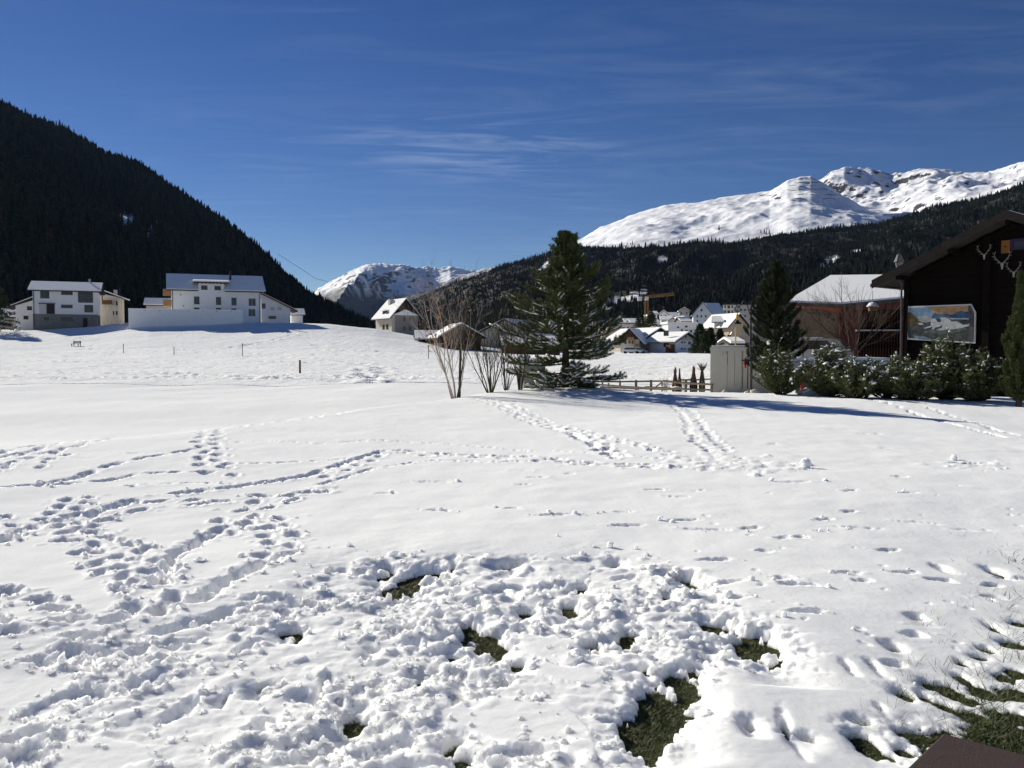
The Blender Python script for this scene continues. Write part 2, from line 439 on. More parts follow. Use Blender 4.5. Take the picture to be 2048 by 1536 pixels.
# the distant peak: a lit shoulder on the left, a broad shaded face with gullies to the right of a crest that comes towards the valley
def far_peak():
    nu, nv = 340, 170
    uu = np.linspace(ray(560, 600)[0], ray(1100, 600)[0], nu); tt = np.concatenate([np.linspace(0, 1, nv), np.linspace(1.03, 1.3, 8)])
    U, T = np.meshgrid(uu, tt)
    x, y, z = layer(U, T, SIL_D, FOOT_D, 71, 120, 1.0, 900, 14)
    # crest: from the summit down and towards the viewer on the left side
    uc = ray(742, 530)[0] + (ray(690, 600)[0] - ray(742, 530)[0]) * (1 - np.clip(T, 0, 1)) / 0.45
    dx = (U - uc) * 8000
    bulge = 420 * np.exp(-np.abs(dx) / 260.0) * np.sin(np.pi*np.clip(T, 0, 1))**0.7
    y = y - bulge * 1.2
    gul = 70 * np.sin((x + 0.25*y)/95.0 + 2.2*pn(x/500, y/500, 5)) * np.clip((dx-30)/300, 0, 1) * np.sin(np.pi*np.clip(T, 0, 1))
    y = y + gul
    x = U * y
    V = np.stack([x, y, z], -1).reshape(-1, 3)
    k = nu; n = len(tt)
    I = (np.arange(n-1)[:, None]*k + np.arange(k-1)[None, :]).ravel()
    o = link('distant_mountain', raw_mesh('distant_mountain', V, np.stack([I, I+1, I+1+k, I+k], -1), True), None, M_FARPEAK)
    tag(o, kind='structure')
far_peak()

# broad valley floor under everything, out to the mountains and round behind the viewer
def valley_floor():
    n = 160
    g = np.sign(np.linspace(-1, 1, n)) * np.abs(np.linspace(-1, 1, n))**2.6 * 9000
    X, Y = np.meshgrid(g, g)
    Z = np.where(Y > 0, ground(X, np.clip(Y, 4, 420)), 0.0) - 0.9 - 0.3*sst(0, 40, np.hypot(X, Y)) - 0.5*sst(60, 200, np.hypot(X, Y))
    V = np.stack([X, Y, Z], -1).reshape(-1, 3)
    I = (np.arange(n-1)[:, None]*n + np.arange(n-1)[None, :]).ravel()
    o = link('valley_ground', raw_mesh('valley_ground', V, np.stack([I, I+1, I+1+n, I+n], -1), True), None, SNOW_FAR)
    tag(o, kind='structure')
valley_floor()

# ------------------------------------------------------------------ forest (nobody could count it): spruces set on the slopes
def spruce_mesh(name, seed, k=7, tiers=6, m=None):
    r = random.Random(seed); V = []; F = []
    for i in range(tiers):
        z0 = 0.06 + 0.94 * (i / tiers)**0.95; z1 = min(1.0, z0 + 0.34)
        if i == tiers-1: z1 = 1.0
        rad = 0.17 * (1 - z0)**0.85 + 0.012
        n = len(V); V.append((r.uniform(-.01, .01), r.uniform(-.01, .01), z1))
        ph = r.uniform(0, 6.28)
        for j in range(2*k):
            a = ph + math.pi*j/k; rr = rad * (r.uniform(0.85, 1.2) if j % 2 == 0 else r.uniform(0.45, 0.7))
            V.append((rr*math.cos(a), rr*math.sin(a), z0 - (0.03 if j % 2 == 0 else -0.02)))
        for j in range(2*k): F.append((n, n+1+j, n+1+(j+1) % (2*k)))
    me = raw_mesh(name, V, F); me.materials.append(m)
    return bpy.data.objects.new(name, me)
def spruce_mat(name, c1, c2, frost):
    m, t, b = new_mat(name); N, L = t.nodes, t.links
    oi = N.new('ShaderNodeObjectInfo'); cr = N.new('ShaderNodeValToRGB')
    cr.color_ramp.elements[0].color = (*c1, 1); cr.color_ramp.elements[1].color = (*c2, 1)
    e = cr.color_ramp.elements.new(0.94); e.color = (*c2, 1)
    cr.color_ramp.elements[2].color = (0.04, 0.028, 0.018, 1)
    L.new(oi.outputs['Random'], cr.inputs[0])
    tc = N.new('ShaderNodeTexCoord'); n = N.new('ShaderNodeTexNoise'); n.inputs['Scale'].default_value = 9; n.inputs['Detail'].default_value = 3
    L.new(tc.outputs['Object'], n.inputs['Vector'])
    mr = N.new('ShaderNodeMapRange'); mr.inputs['From Min'].default_value = 0.55; mr.inputs['From Max'].default_value = 0.75
    mr.inputs['To Max'].default_value = frost
    L.new(n.outputs['Fac'], mr.inputs['Value'])
    mix = N.new('ShaderNodeMix'); mix.data_type = 'RGBA'; mix.inputs['B'].default_value = (0.75, 0.77, 0.8, 1)
    L.new(mr.outputs[0], mix.inputs['Factor']); L.new(cr.outputs[0], mix.inputs['A']); L.new(mix.outputs['Result'], b.inputs['Base Color'])
    b.inputs['Roughness'].default_value = 0.9; b.inputs['Specular IOR Level'].default_value = 0.1
    return m
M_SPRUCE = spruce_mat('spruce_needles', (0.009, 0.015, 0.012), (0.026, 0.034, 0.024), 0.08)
PROTO = [spruce_mesh('spruce_form', s, 6+s % 2, 5+s % 3, M_SPRUCE) for s in range(4)]
def forest(name, label, P, H, seed):
    r = np.random.default_rng(seed)
    me = bpy.data.meshes.new(name); me.vertices.add(len(P)); me.vertices.foreach_set('co', P.astype(np.float32).ravel())
    a = me.attributes.new('size', 'FLOAT', 'POINT'); a.data.foreach_set('value', H.astype(np.float32))
    a = me.attributes.new('turn', 'FLOAT', 'POINT'); a.data.foreach_set('value', r.uniform(0, 6.28, len(P)).astype(np.float32))
    a = me.attributes.new('pick', 'INT', 'POINT'); a.data.foreach_set('value', r.integers(0, 4, len(P)).astype(np.int32))
    o = link(name, me); tag(o, label, 'forest', kind='stuff')
    g = bpy.data.node_groups.new(name, 'GeometryNodeTree')
    g.interface.new_socket('Geometry', in_out='INPUT', socket_type='NodeSocketGeometry')
    g.interface.new_socket('Geometry', in_out='OUTPUT', socket_type='NodeSocketGeometry')
    N, L = g.nodes, g.links
    gi = N.new('NodeGroupInput'); go = N.new('NodeGroupOutput')
    iop = N.new('GeometryNodeInstanceOnPoints'); gti = N.new('GeometryNodeGeometryToInstance')
    for p in PROTO:
        oi = N.new('GeometryNodeObjectInfo'); oi.inputs['Object'].default_value = p
        L.new(oi.outputs['Geometry'], gti.inputs[0])
    def attr(nm, ty):
        n = N.new('GeometryNodeInputNamedAttribute'); n.data_type = ty; n.inputs['Name'].default_value = nm; return n.outputs['Attribute']
    L.new(gi.outputs[0], iop.inputs['Points']); L.new(gti.outputs[0], iop.inputs['Instance'])
    iop.inputs['Pick Instance'].default_value = True
    L.new(attr('pick', 'INT'), iop.inputs['Instance Index'])
    c = N.new('ShaderNodeCombineXYZ'); L.new(attr('turn', 'FLOAT'), c.inputs[2]); L.new(c.outputs[0], iop.inputs['Rotation'])
    L.new(attr('size', 'FLOAT'), iop.inputs['Scale'])
    L.new(iop.outputs[0], go.inputs[0])
    md = o.modifiers.new('trees', 'NODES'); md.node_group = g
    return o
def in_poly(px, py, poly):
    c = np.zeros(px.shape, bool); j = len(poly)-1
    for i in range(len(poly)):
        xi, yi = poly[i]; xj, yj = poly[j]
        c ^= ((yi > py) != (yj > py)) & (px < (xj-xi)*(py-yi)/(yj-yi+1e-9)+xi)
        j = i
    return c
def to_px(x, y, z):
    c, s = math.cos(PITCH), math.sin(PITCH)
    zz = z - CAMZ; dep = y*c - zz*s; up = y*s + zz*c
    return 1024 + FPX*x/dep, 768 - FPX*up/dep
def plant(n, sil, foot, seed, amp, curve, wl, u0, u1, tr, clear=(), hmin=14, hmax=26, thin=None):
    r = np.random.default_rng(seed)
    u = r.uniform(ray(u0, 700)[0], ray(u1, 700)[0], n); t = r.uniform(tr[0], tr[1], n)
    x, y, z = layer(u, t, sil, foot, seed_of[id(sil)], amp, curve, wl)
    px, py = to_px(x, y, z)
    keep = np.ones(n, bool)
    for poly in clear: keep &= ~in_poly(px, py, poly)
    if thin is not None: keep &= thin(px, py, x, y, t, r)
    h = r.uniform(hmin, hmax, n) * (0.8 + 0.3*r.random(n)) * r.choice([0.45, 0.7, 0.9, 1, 1, 1.2], n)
    return np.stack([x, y, z-0.8], -1)[keep], h[keep]
seed_of = {id(SIL_A): 3, id(SIL_B): 11, id(SIL_C): 23, id(SIL_C2): 31}
CLEAR_A = [[(228, 425), (270, 432), (268, 462), (240, 452)], [(294, 456), (308, 460), (306, 476), (296, 470)]]
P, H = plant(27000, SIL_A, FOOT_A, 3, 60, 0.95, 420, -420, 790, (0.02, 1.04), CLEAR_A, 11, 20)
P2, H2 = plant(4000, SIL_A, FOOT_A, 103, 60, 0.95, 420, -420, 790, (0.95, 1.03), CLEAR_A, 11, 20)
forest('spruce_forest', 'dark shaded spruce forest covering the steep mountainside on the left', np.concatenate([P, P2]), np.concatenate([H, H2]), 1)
CLEAR_B = [[(1213, 604), (1240, 594), (1268, 588), (1292, 580), (1294, 586), (1270, 596), (1240, 604), (1215, 612)], [(1076, 541), (1098, 519), (1104, 526), (1098, 540)], [(1310, 521), (1330, 511), (1336, 520), (1318, 528)],
           [(1630, 534), (1655, 520), (1682, 512), (1684, 519), (1660, 529)], [(1700, 505), (1722, 497), (1722, 502), (1702, 510)]]
def open_ground(o, polys):
    """treeless snowy clearings, stored on the slope itself"""
    me = o.data; co = np.empty(len(me.vertices)*3, np.float32); me.vertices.foreach_get('co', co); co = co.reshape(-1, 3)
    px, py = to_px(co[:, 0], co[:, 1], co[:, 2]); c = np.zeros(len(co), np.float32)
    for q in polys: c[in_poly(px, py, q)] = 1.0
    a = me.attributes.new('clearing', 'FLOAT', 'POINT'); a.data.foreach_set('value', c)
open_ground(SLOPE_A, CLEAR_A); open_ground(SLOPE_B, CLEAR_B)
_t = M_FOREST_FLOOR.node_tree; _b = _t.nodes['Principled BSDF']; _src = _b.inputs['Base Color'].links[0].from_socket
_a = _t.nodes.new('ShaderNodeAttribute'); _a.attribute_name = 'clearing'
_m = _t.nodes.new('ShaderNodeMix'); _m.data_type = 'RGBA'; _m.inputs['B'].default_value = (0.88, 0.88, 0.88, 1)
_t.links.new(_a.outputs['Fac'], _m.inputs['Factor']); _t.links.new(_src, _m.inputs['A']); _t.links.new(_m.outputs['Result'], _b.inputs['Base Color'])
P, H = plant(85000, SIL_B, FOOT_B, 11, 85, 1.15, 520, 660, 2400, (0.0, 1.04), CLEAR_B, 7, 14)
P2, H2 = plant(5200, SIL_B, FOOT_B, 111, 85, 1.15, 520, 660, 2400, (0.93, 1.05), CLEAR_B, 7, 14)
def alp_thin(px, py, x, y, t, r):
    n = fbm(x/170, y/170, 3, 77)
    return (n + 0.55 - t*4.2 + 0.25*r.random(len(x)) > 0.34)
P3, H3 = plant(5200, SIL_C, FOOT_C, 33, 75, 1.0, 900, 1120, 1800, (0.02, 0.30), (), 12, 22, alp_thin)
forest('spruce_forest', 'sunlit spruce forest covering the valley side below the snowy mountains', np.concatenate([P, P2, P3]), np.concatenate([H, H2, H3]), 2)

# rows of avalanche barriers below the summit
M_BARRIER = mat('avalanche_barrier_steel', (0.12, 0.11, 0.10), 0.7, 0.2, 1)
BAR = [(1592, 1628, 358.5, 'short avalanche barrier row just below the rounded summit'), (1583, 1640, 365, 'second avalanche barrier row below the rounded summit'), (1574, 1622, 372, 'third avalanche barrier row below the rounded summit'), (1560, 1600, 381, 'fourth avalanche barrier row on the summit dome'),
       (1612, 1652, 379, 'barrier row right of the fourth on the summit dome'), (1516, 1548, 391, 'barrier row far left on the summit shoulder'), (1590, 1628, 389, 'middle barrier row in the centre of the dome'), (1640, 1668, 390, 'barrier row at right on the dome above the rocks'), (1574, 1604, 397, 'lowest left barrier row on the dome'), (1640, 1676, 398, 'lowest right barrier row on the dome')]
for x0, x1, yy, lb in BAR:
    t = np.linspace(.3, 1.0, 400); pts = []
    for i in range(13):
        px = x0+(x1-x0)*i/12; u = ray(px, 700)[0]
        a, b, c = layer(np.full(400, u), t, SIL_C, FOOT_C, 23, 75, 1.0, 900, 4)
        q, w = to_px(a, b, c); j = int(np.argmin(np.abs(w-(yy+0.8*math.sin(i*.9+x0))))); pts.append((a[j], b[j], c[j]))
    e = thing('avalanche_barrier', lb, 'barrier', pts[6], 0, 'avalanche barriers on the snowy mountain')
    mb = MB()
    for p, q in zip(pts[:-1], pts[1:]):
        p = Vector(p)-e.location; q = Vector(q)-e.location
        mb.quad(p, q, q+Vector((0, -1.0, 2.1)), p+Vector((0, -1.0, 2.1))); mb.quad(p+Vector((0, .5, 0)), p+Vector((0, -.6, 2.1)), q+Vector((0, -.6, 2.1)), q+Vector((0, .5, 0)))
    mb.build('grating', M_BARRIER, e)
# ------------------------------------------------------------------ snow cover of the garden: one height field with everything that was trodden into it
ys = list(np.arange(1.2, 2.6, 0.025)) + [2.6]
while ys[-1] < 54:
    y_ = ys[-1]
    ys.append(y_ + min(0.30, max(0.0105, 0.60*y_*y_/(1.72*860))))
GY = np.array(ys)
GU = np.concatenate([np.arange(-1.9, -0.82, 0.012), np.arange(-0.82, 0.86, 0.00155), np.arange(0.862, 1.9, 0.012)])
X = GY[:, None] * GU[None, :]; Y = np.repeat(GY[:, None], len(GU), 1)
G0 = ground(X, Y)
NA = fbm(X*9, Y*9, 3, 41)            # about 10 cm
NB = fbm(X*22, Y*22, 3, 43)          # about 4 cm
NC = fbm(X*2.2, Y*2.2, 3, 47)        # about half a metre
pxA, pyA = to_px(X, Y, G0 + 0.13)

# snow depth: deep to the left and in the middle, thinning towards the lower right corner where the lawn comes through
thin = sst(1450, 2150, pxA + (pyA - 1200)*0.75)
T = 0.115 - 0.093*thin
T = T + 0.012*fbm(X*0.8, Y*0.8, 3, 51) + 0.004*NC
TB = T.copy()
DIST = np.zeros_like(T)              # how much the surface has been broken up
# the churned-up patch in front: holes, slabs and lumps down to the lawn
ZONE = [(-80, 1560), (-80, 1330), (150, 1280), (330, 1245), (470, 1205), (560, 1165), (690, 1110), (770, 1085), (880, 1120), (1000, 1110), (1100, 1125), (1180, 1095), (1290, 1110), (1395, 1150), (1440, 1200), (1500, 1255), (1480, 1290),
        (1420, 1310), (1400, 1370), (1330, 1420), (1260, 1480), (1230, 1560)]
m = in_poly(pxA + 55*NC + 22*NA, pyA + 22*NC + 9*NA, ZONE).astype(np.float32)
for ax in (0, 1):                                      # soften the outline
    for rep in range(3):
        w_ = 11
        c = np.cumsum(np.concatenate([np.repeat(m.take([0], ax), w_, ax), m, np.repeat(m.take([-1], ax), w_, ax)], ax), ax)
        n_ = m.shape[ax]
        m = (c.take(range(2*w_-1, 2*w_-1+n_), ax) - c.take(range(0, n_), ax)) / (2*w_-1)
mfull = m.copy()
QUIET = [[(70, 1466), (190, 1450), (290, 1462), (285, 1560), (40, 1560)], [(-40, 1300), (60, 1290), (150, 1325), (150, 1362), (60, 1392), (-40, 1400)], [(830, 1400), (1010, 1372), (1130, 1385), (1190, 1440), (1180, 1490), (1040, 1470), (960, 1440)], [(1010, 1240), (1130, 1250), (1200, 1290), (1110, 1300), (1030, 1280)], [(1090, 1300), (1240, 1310), (1180, 1340), (1080, 1330)]]
for q in QUIET: m = m*(1-0.85*in_poly(pxA + 30*NC + 10*NA, pyA + 12*NC + 5*NA, q))
calm = sst(-0.12, 0.25, fbm(X*1.1+3, Y*1.1, 2, 91)) * 0.85   # islands left less trodden
chaos = m * (1-calm)
T = T*(1-0.46*mfull) + 0.010*mfull*(1-m) + chaos*(0.020*NC + 0.012*NA + 0.003*NB) + m*0.006*NA
TB = T.copy()
def win(fx, fy, rad):
    i0, i1 = np.searchsorted(GY, [fy-rad, fy+rad]); 
    y0 = max(GY[0], fy-rad); u0 = min((fx-rad)/y0, (fx-rad)/(fy+rad)); u1 = max((fx+rad)/y0, (fx+rad)/(fy+rad))
    j0, j1 = np.searchsorted(GU, [u0, u1])
    return slice(max(0, i0), i1), slice(max(0, j0), j1)
def dent(fx, fy, ang, la, lb, depth, rim=0.03, rough=0.25, floor=None):
    """a foot-shaped hole with steep uneven sides and pushed-up snow round it"""
    rad = max(la, lb)*2.2
    s = win(fx, fy, rad)
    if s[0].start >= s[0].stop or s[1].start >= s[1].stop: return
    x = X[s]-fx; y = Y[s]-fy
    c, n = math.cos(ang), math.sin(ang)
    a = (x*c+y*n)/la; b = (-x*n+y*c)/lb
    r = np.sqrt(a*a+b*b) * (1 + rough*0.6*NA[s] + rough*0.5*NB[s])
    hole = 1 - sst(0.45, 1.12, r); depth = depth*0.62*(1-0.35*float(thin[s].mean())); rim = rim*0.55*(1-0.85*float(thin[s].mean()))
    T[s] = T[s]*(1-hole) + np.minimum(T[s], (np.maximum(T[s]-depth, 0.012) if floor is None else floor) + 0.010*NB[s])*hole
    T[s] += np.clip(rim*np.exp(-((r-1.28)/0.24)**2)*(0.4+0.9*np.clip(NA[s]+0.3, 0, 1.2)) - np.clip(T[s]-TB[s], 0, None), 0, None)
    DIST[s] = np.maximum(DIST[s], (1-thin[s])*np.exp(-((r-1.2)/0.5)**2))
def lump(fx, fy, rad, h, ang=0.0, asp=1.0):
    s = win(fx, fy, rad*1.7*max(1, asp))
    if s[0].start >= s[0].stop or s[1].start >= s[1].stop: return
    c, n = math.cos(ang), math.sin(ang)
    x = X[s]-fx; y = Y[s]-fy
    r = np.sqrt(((x*c+y*n)/asp)**2 + (-x*n+y*c)**2)/rad * (1+0.45*NA[s]+0.15*NB[s])
    h = h*0.62
    if rs.random() < 0.35:                     # a broken plate of crust, flat and tipped
        pr = np.clip((1-r)*3.5, 0, 1)*np.clip(0.65+0.45*(x*math.cos(ang*3)+y*math.sin(ang*3))/rad, 0.15, 1.1)
    else: pr = np.clip(1-r*r, 0, 1)**0.75
    T[s] += np.clip(h*pr - np.clip(T[s]-TB[s], 0, None), 0, None)
def path_pts(pts, z=0.13):
    return [on_level(px, py, z) for px, py in pts]
def along(P, step):
    out = []; acc = 0.0
    for (x0, y0), (x1, y1) in zip(P[:-1], P[1:]):
        L = math.hypot(x1-x0, y1-y0); ang = math.atan2(y1-y0, x1-x0); t = acc
        while t < L:
            out.append((x0+(x1-x0)*t/L, y0+(y1-y0)*t/L, ang)); t += step
        acc = t-L
    return out
rs = random.Random(5)
def trail(pts, step=0.36, side=0.12, la=0.15, lb=0.07, depth=0.11, rim=0.035, jit=0.07, lumps=1.0, both=False):
    k = 0
    for x, y, a in along(path_pts(pts), step):
        k += 1
        for sgn in ((1, -1) if both else ((1 if k % 2 else -1),)):
            fx = x - math.sin(a)*side*sgn + rs.uniform(-jit, jit); fy = y + math.cos(a)*side*sgn + rs.uniform(-jit, jit)
            dent(fx, fy, a+rs.uniform(-.35, .35), la*rs.uniform(.8, 1.2), lb*rs.uniform(.85, 1.25), depth*rs.uniform(.7, 1.15), rim*rs.uniform(.5, 1.5))
        for q in range(int(lumps*rs.uniform(1, 4))):
            lump(x+rs.gauss(0, .16), y+rs.gauss(0, .16), rs.uniform(.02, .055), rs.uniform(.012, .04), rs.uniform(0, 3), rs.uniform(1, 1.6))
def furrow(pts, w=0.10, depth=0.10, rim=0.03, lumps=0.6):
    skip = 0
    for x, y, a in along(path_pts(pts), w*0.6):
        if skip > 0: skip -= 1
        elif rs.random() < 0.05: skip = rs.randint(2, 6)
        else: dent(x+rs.gauss(0, .02), y+rs.gauss(0, .02), a+rs.gauss(0, .2), w*1.15, w*rs.uniform(.7, 1.15), depth*rs.uniform(.45, .95), rim*0.3, 0.5)
        if rs.random() < lumps*0.8:
            sd = rs.choice((-1, 1))*rs.uniform(1.1, 2.0)*w
            lump(x-math.sin(a)*sd, y+math.cos(a)*sd, rs.uniform(.02, .06), rs.uniform(.012, .045), rs.uniform(0, 3), rs.uniform(1, 1.7))

# long trodden lines, read off where they cross the garden
furrow([(0, 902), (60, 888), (205, 866), (273, 859), (342, 854), (400, 850)], .16, .10)
trail([(410, 862), (506, 847), (615, 836), (700, 821), (760, 808), (850, 800), (920, 796)], .40, .10, .20, .11, .12, .05)
trail([(-40, 940), (0, 925), (62, 910), (120, 893), (205, 868)], .26, .22, .17, .09, .12, .05, .12, 1.6, True)
trail([(-40, 915), (40, 898), (110, 905), (60, 925), (0, 945)], .26, .2, .17, .09, .12, .05, .14, 1.5)
furrow([(-30, 976), (0, 973), (75, 968), (147, 954), (219, 930), (273, 918), (342, 905), (407, 893)], .09, .09)
furrow([(80, 970), (147, 964), (219, 956), (284, 942), (427, 939)], .07, .07)
furrow([(250, 968), (330, 962), (400, 960), (470, 962)], .05, .05)
trail([(425, 862), (407, 880), (427, 900), (420, 925), (448, 950)], .42, .13, .19, .11, .14, .05, .05, 2)
trail([(425, 866), (412, 884), (432, 905), (426, 930)], .5, .2, .15, .10, .12, .05, .05, 1.5)
furrow([(-20, 1078), (10, 1067), (68, 1043), (130, 1028), (185, 1016), (273, 992), (350, 981), (444, 971), (581, 951), (640, 940)], .11, .12, .05, 1.4)
trail([(-30, 1030), (30, 1050), (120, 1038), (200, 1022), (270, 1005), (360, 1000), (430, 988), (520, 990)], .30, .16, .17, .08, .12, .05, .1, 2.0)
furrow([(640, 940), (685, 923), (737, 907), (778, 897), (830, 899), (873, 903), (1010, 910), (1096, 915), (1181, 926), (1300, 931)], .10, .09, .05, 1.6)
trail([(600, 950), (660, 938), (720, 918), (778, 899), (873, 905), (1010, 912), (1096, 918), (1181, 928), (1300, 933), (1366, 938)], .26, .12, .15, .08, .10, .05, .12, 3.0)
furrow([(640, 962), (740, 936), (830, 922), (870, 918), (1000, 921), (1080, 921)], .05, .05)
furrow([(430, 882), (560, 880), (640, 884), (760, 879), (900, 884), (1000, 893), (1060, 899)], .045, .04, .02, .3)
furrow([(450, 925), (560, 922), (640, 917), (700, 913)], .05, .05, .02, .3)
furrow([(1100, 898), (1180, 906), (1260, 913), (1330, 918)], .035, .03, .02, .2)
trail([(958, 797), (985, 806), (1010, 815), (1050, 836), (1100, 851), (1150, 864), (1190, 884), (1225, 906), (1245, 917)], .30, .13, .17, .10, .12, .06, .06, 1.6)
trail([(975, 800), (1010, 808), (1040, 822), (1090, 845)], .3, .2, .17, .10, .12, .06, .1, 2.4)
furrow([(1100, 853), (1150, 868), (1190, 888), (1230, 912)], .13, .09, .03, .5)
trail([(1120, 850), (1190, 868), (1260, 885), (1320, 903), (1370, 913)], .34, .10, .15, .08, .09, .06, .07, 2.0)
trail([(1303, 785), (1330, 796), (1353, 806), (1374, 822), (1390, 855), (1407, 880), (1432, 901)], .46, .17, .17, .10, .10, .05, .05, 1.0, True)
furrow([(1697, 789), (1792, 803), (1862, 822), (1930, 836), (1987, 847), (2005, 856)], .13, .06, .05, .8)
furrow([(1850, 805), (1879, 810), (1966, 830), (2060, 853)], .10, .05, .05, .8)
furrow([(1510, 790), (1600, 791), (1700, 793)], .08, .04)
trail([(147, 990), (118, 1030), (160, 1062), (228, 1092), (246, 1122), (280, 1149), (297, 1180), (290, 1217)], .19, .13, .14, .07, .12, .05, .08, 3.2)
trail([(150, 1000), (175, 1070), (250, 1100), (262, 1130), (310, 1160)], .24, .15, .13, .07, .11, .05, .09, 2.5)
furrow([(321, 1147), (352, 1096), (400, 1068), (444, 1050)], .085, .12, .03, .8)
trail([(444, 1050), (472, 1026), (506, 1009), (557, 992), (600, 985)], .25, .14, .14, .08, .12, .05, .08, 2.6)
furrow([(410, 1187), (444, 1159), (490, 1136), (533, 1118), (575, 1098)], .08, .11, .03, 1.2)
trail([(575, 1098), (560, 1070), (513, 1036), (495, 1055), (555, 1050), (530, 1030)], .22, .13, .14, .08, .12, .05, .08, 2.6)
trail([(-20, 1180), (15, 1200), (45, 1225), (120, 1245), (220, 1240)], .2, .14, .14, .08, .13, .05, .08, 2.4)
furrow([(300, 1250), (386, 1234), (430, 1218), (472, 1200)], .085, .11, .04, 1.0)
dent(*on_level(236, 1226), 1.2, .15, .085, .14); dent(*on_level(325, 1150), 1.3, .15, .09, .15)
dent(*on_level(396, 1190), 1.0, .15, .09, .14); dent(*on_level(530, 1120), 0.5, .17, .08, .13)
furrow([(70, 1395), (110, 1378), (146, 1366), (200, 1355)], .08, .11, .03, .8)
furrow([(-10, 1520), (30, 1490), (58, 1468)], .09, .12, .03, .6)
furrow([(80, 1290), (140, 1285), (200, 1280)], .07, .09, .02, .6)
furrow([(100, 1305), (180, 1296), (230, 1288)], .05, .07, .02, .5)
dent(*on_level(630, 978), 0.2, .22, .13, .13, .06); lump(*on_level(648, 968), .16, .07); lump(*on_level(612, 975), .10, .05)

# single shallow prints and scuffs in the open snow
for px, py, w, d in [(770, 980, .16, .05), (875, 1015, .22, .06), (1023, 1015, .13, .05), (1110, 1029, .28, .055), (860, 960, .35, .04), (1040, 940, .2, .03), (1075, 954, .2, .05), (1045, 968, .14, .04), (1140, 947, .1, .04), (1250, 1048, .22, .05),
                     (1245, 1022, .16, .03), (1310, 979, .18, .045), (1350, 992, .2, .03), (1370, 1037, .2, .07), (1410, 1055, .3, .04), (1500, 1053, .14, .04), (1565, 1071, .12, .05), (1600, 1069, .09, .04), (1650, 1035, .12, .06), (1700, 1018, .12, .06),
                     (1640, 1058, .1, .03), (1720, 1050, .3, .03), (1430, 1115, .17, .08), (1530, 1098, .1, .05), (1590, 1162, .19, .10), (1445, 1158, .17, .06), (1465, 1190, .15, .05), (1695, 1136, .15, .06), (1725, 1152, .1, .05), (1810, 1131, .14, .07),
                     (1880, 1143, .15, .10), (1612, 1217, .17, .12), (1830, 1248, .17, .12), (1786, 1303, .15, .12), (1570, 1150, .12, .05), (1985, 1146, .14, .10), (2030, 1130, .2, .10), (1990, 1170, .12, .05), (1775, 1090, .14, .05), (1700, 980, .16, .04), (1820, 982, .14, .05),
                     (1590, 965, .24, .05), (1840, 1035, .3, .03), (1930, 1045, .18, .03), (1800, 950, .14, .05), (1770, 893, .16, .05), (1725, 864, .16, .05), (1756, 862, .12, .05), (1550, 887, .16, .05), (1420, 915, .3, .04), (170, 915, .3, .04), (260, 906, .25, .05)]:
    x, y = on_level(px, py)
    if px > 1650 and py > 1180: w *= .6
    dent(x, y, rs.uniform(-.3, .3), w*0.85, 0.055*max(1, y/9), min(d*0.95, .10), .014, .4)
    for q in range(3): lump(x+rs.gauss(0, .16), y+rs.gauss(0, .06), rs.uniform(.012, .03), rs.uniform(.006, .02))
for i in range(70):                                   # small thaw pits towards the thin snow on the right
    px = rs.uniform(1380, 2060); py = 930 + 560*rs.random()**1.3
    if px < 1560 and py > 1180: continue
    x, y = on_level(px, py)
    dent(x, y, rs.uniform(0, 3), rs.uniform(.018, .05), rs.uniform(.012, .03), rs.uniform(.02, .06), .006, .4)
# heaps where a snow figure was rolled up
for i in range(240):
    px = rs.gauss(1470, 60); py = 928 + (px-1470)*0.06 + rs.gauss(0, 8)
    x, y = on_level(px, py); lump(x, y, rs.uniform(.04, .15), rs.uniform(.02, .10), rs.uniform(0, 3), rs.uniform(1, 1.5))
for i in range(90):
    x, y = on_level(rs.gauss(1960, 38), rs.gauss(921, 4)); lump(x, y, rs.uniform(.03, .10), rs.uniform(.02, .06))
dent(*on_level(1952, 921), 0.05, .35, .12, .08); dent(*on_level(1930, 920), 0.05, .3, .12, .08)

zx = [on_level(*p) for p in ((-80, 1560), (1300, 1100))]
cnt = 0
while cnt < 620:
    px = rs.uniform(-60, 1500); py = rs.uniform(1090, 1545)
    if not in_poly(np.array([px]), np.array([py]), ZONE)[0]: continue
    # equal spread over the ground, not over the picture
    if rs.random() > (420/(py-700))**2.2 * 1.0: continue
    x, y = on_level(px, py); cnt += 1
    if any(in_poly(np.array([px]), np.array([py]), q)[0] for q in QUIET): continue
    cal = -0.02 < float(fbm(np.array([x*1.1+3]), np.array([y*1.1]), 2, 91)[0])
    if cal and rs.random() < 0.82: continue
    u = rs.random()
    if u < 0.42: dent(x, y, rs.uniform(-.6, 1.6), rs.uniform(.07, .17), rs.uniform(.045, .085), rs.uniform(.06, .14), rs.uniform(.01, .04), .55)
    else: lump(x, y, rs.uniform(.03, .06)+.07*rs.random()**3, rs.uniform(.025, .085), rs.uniform(0, 3), rs.uniform(1, 2.0))
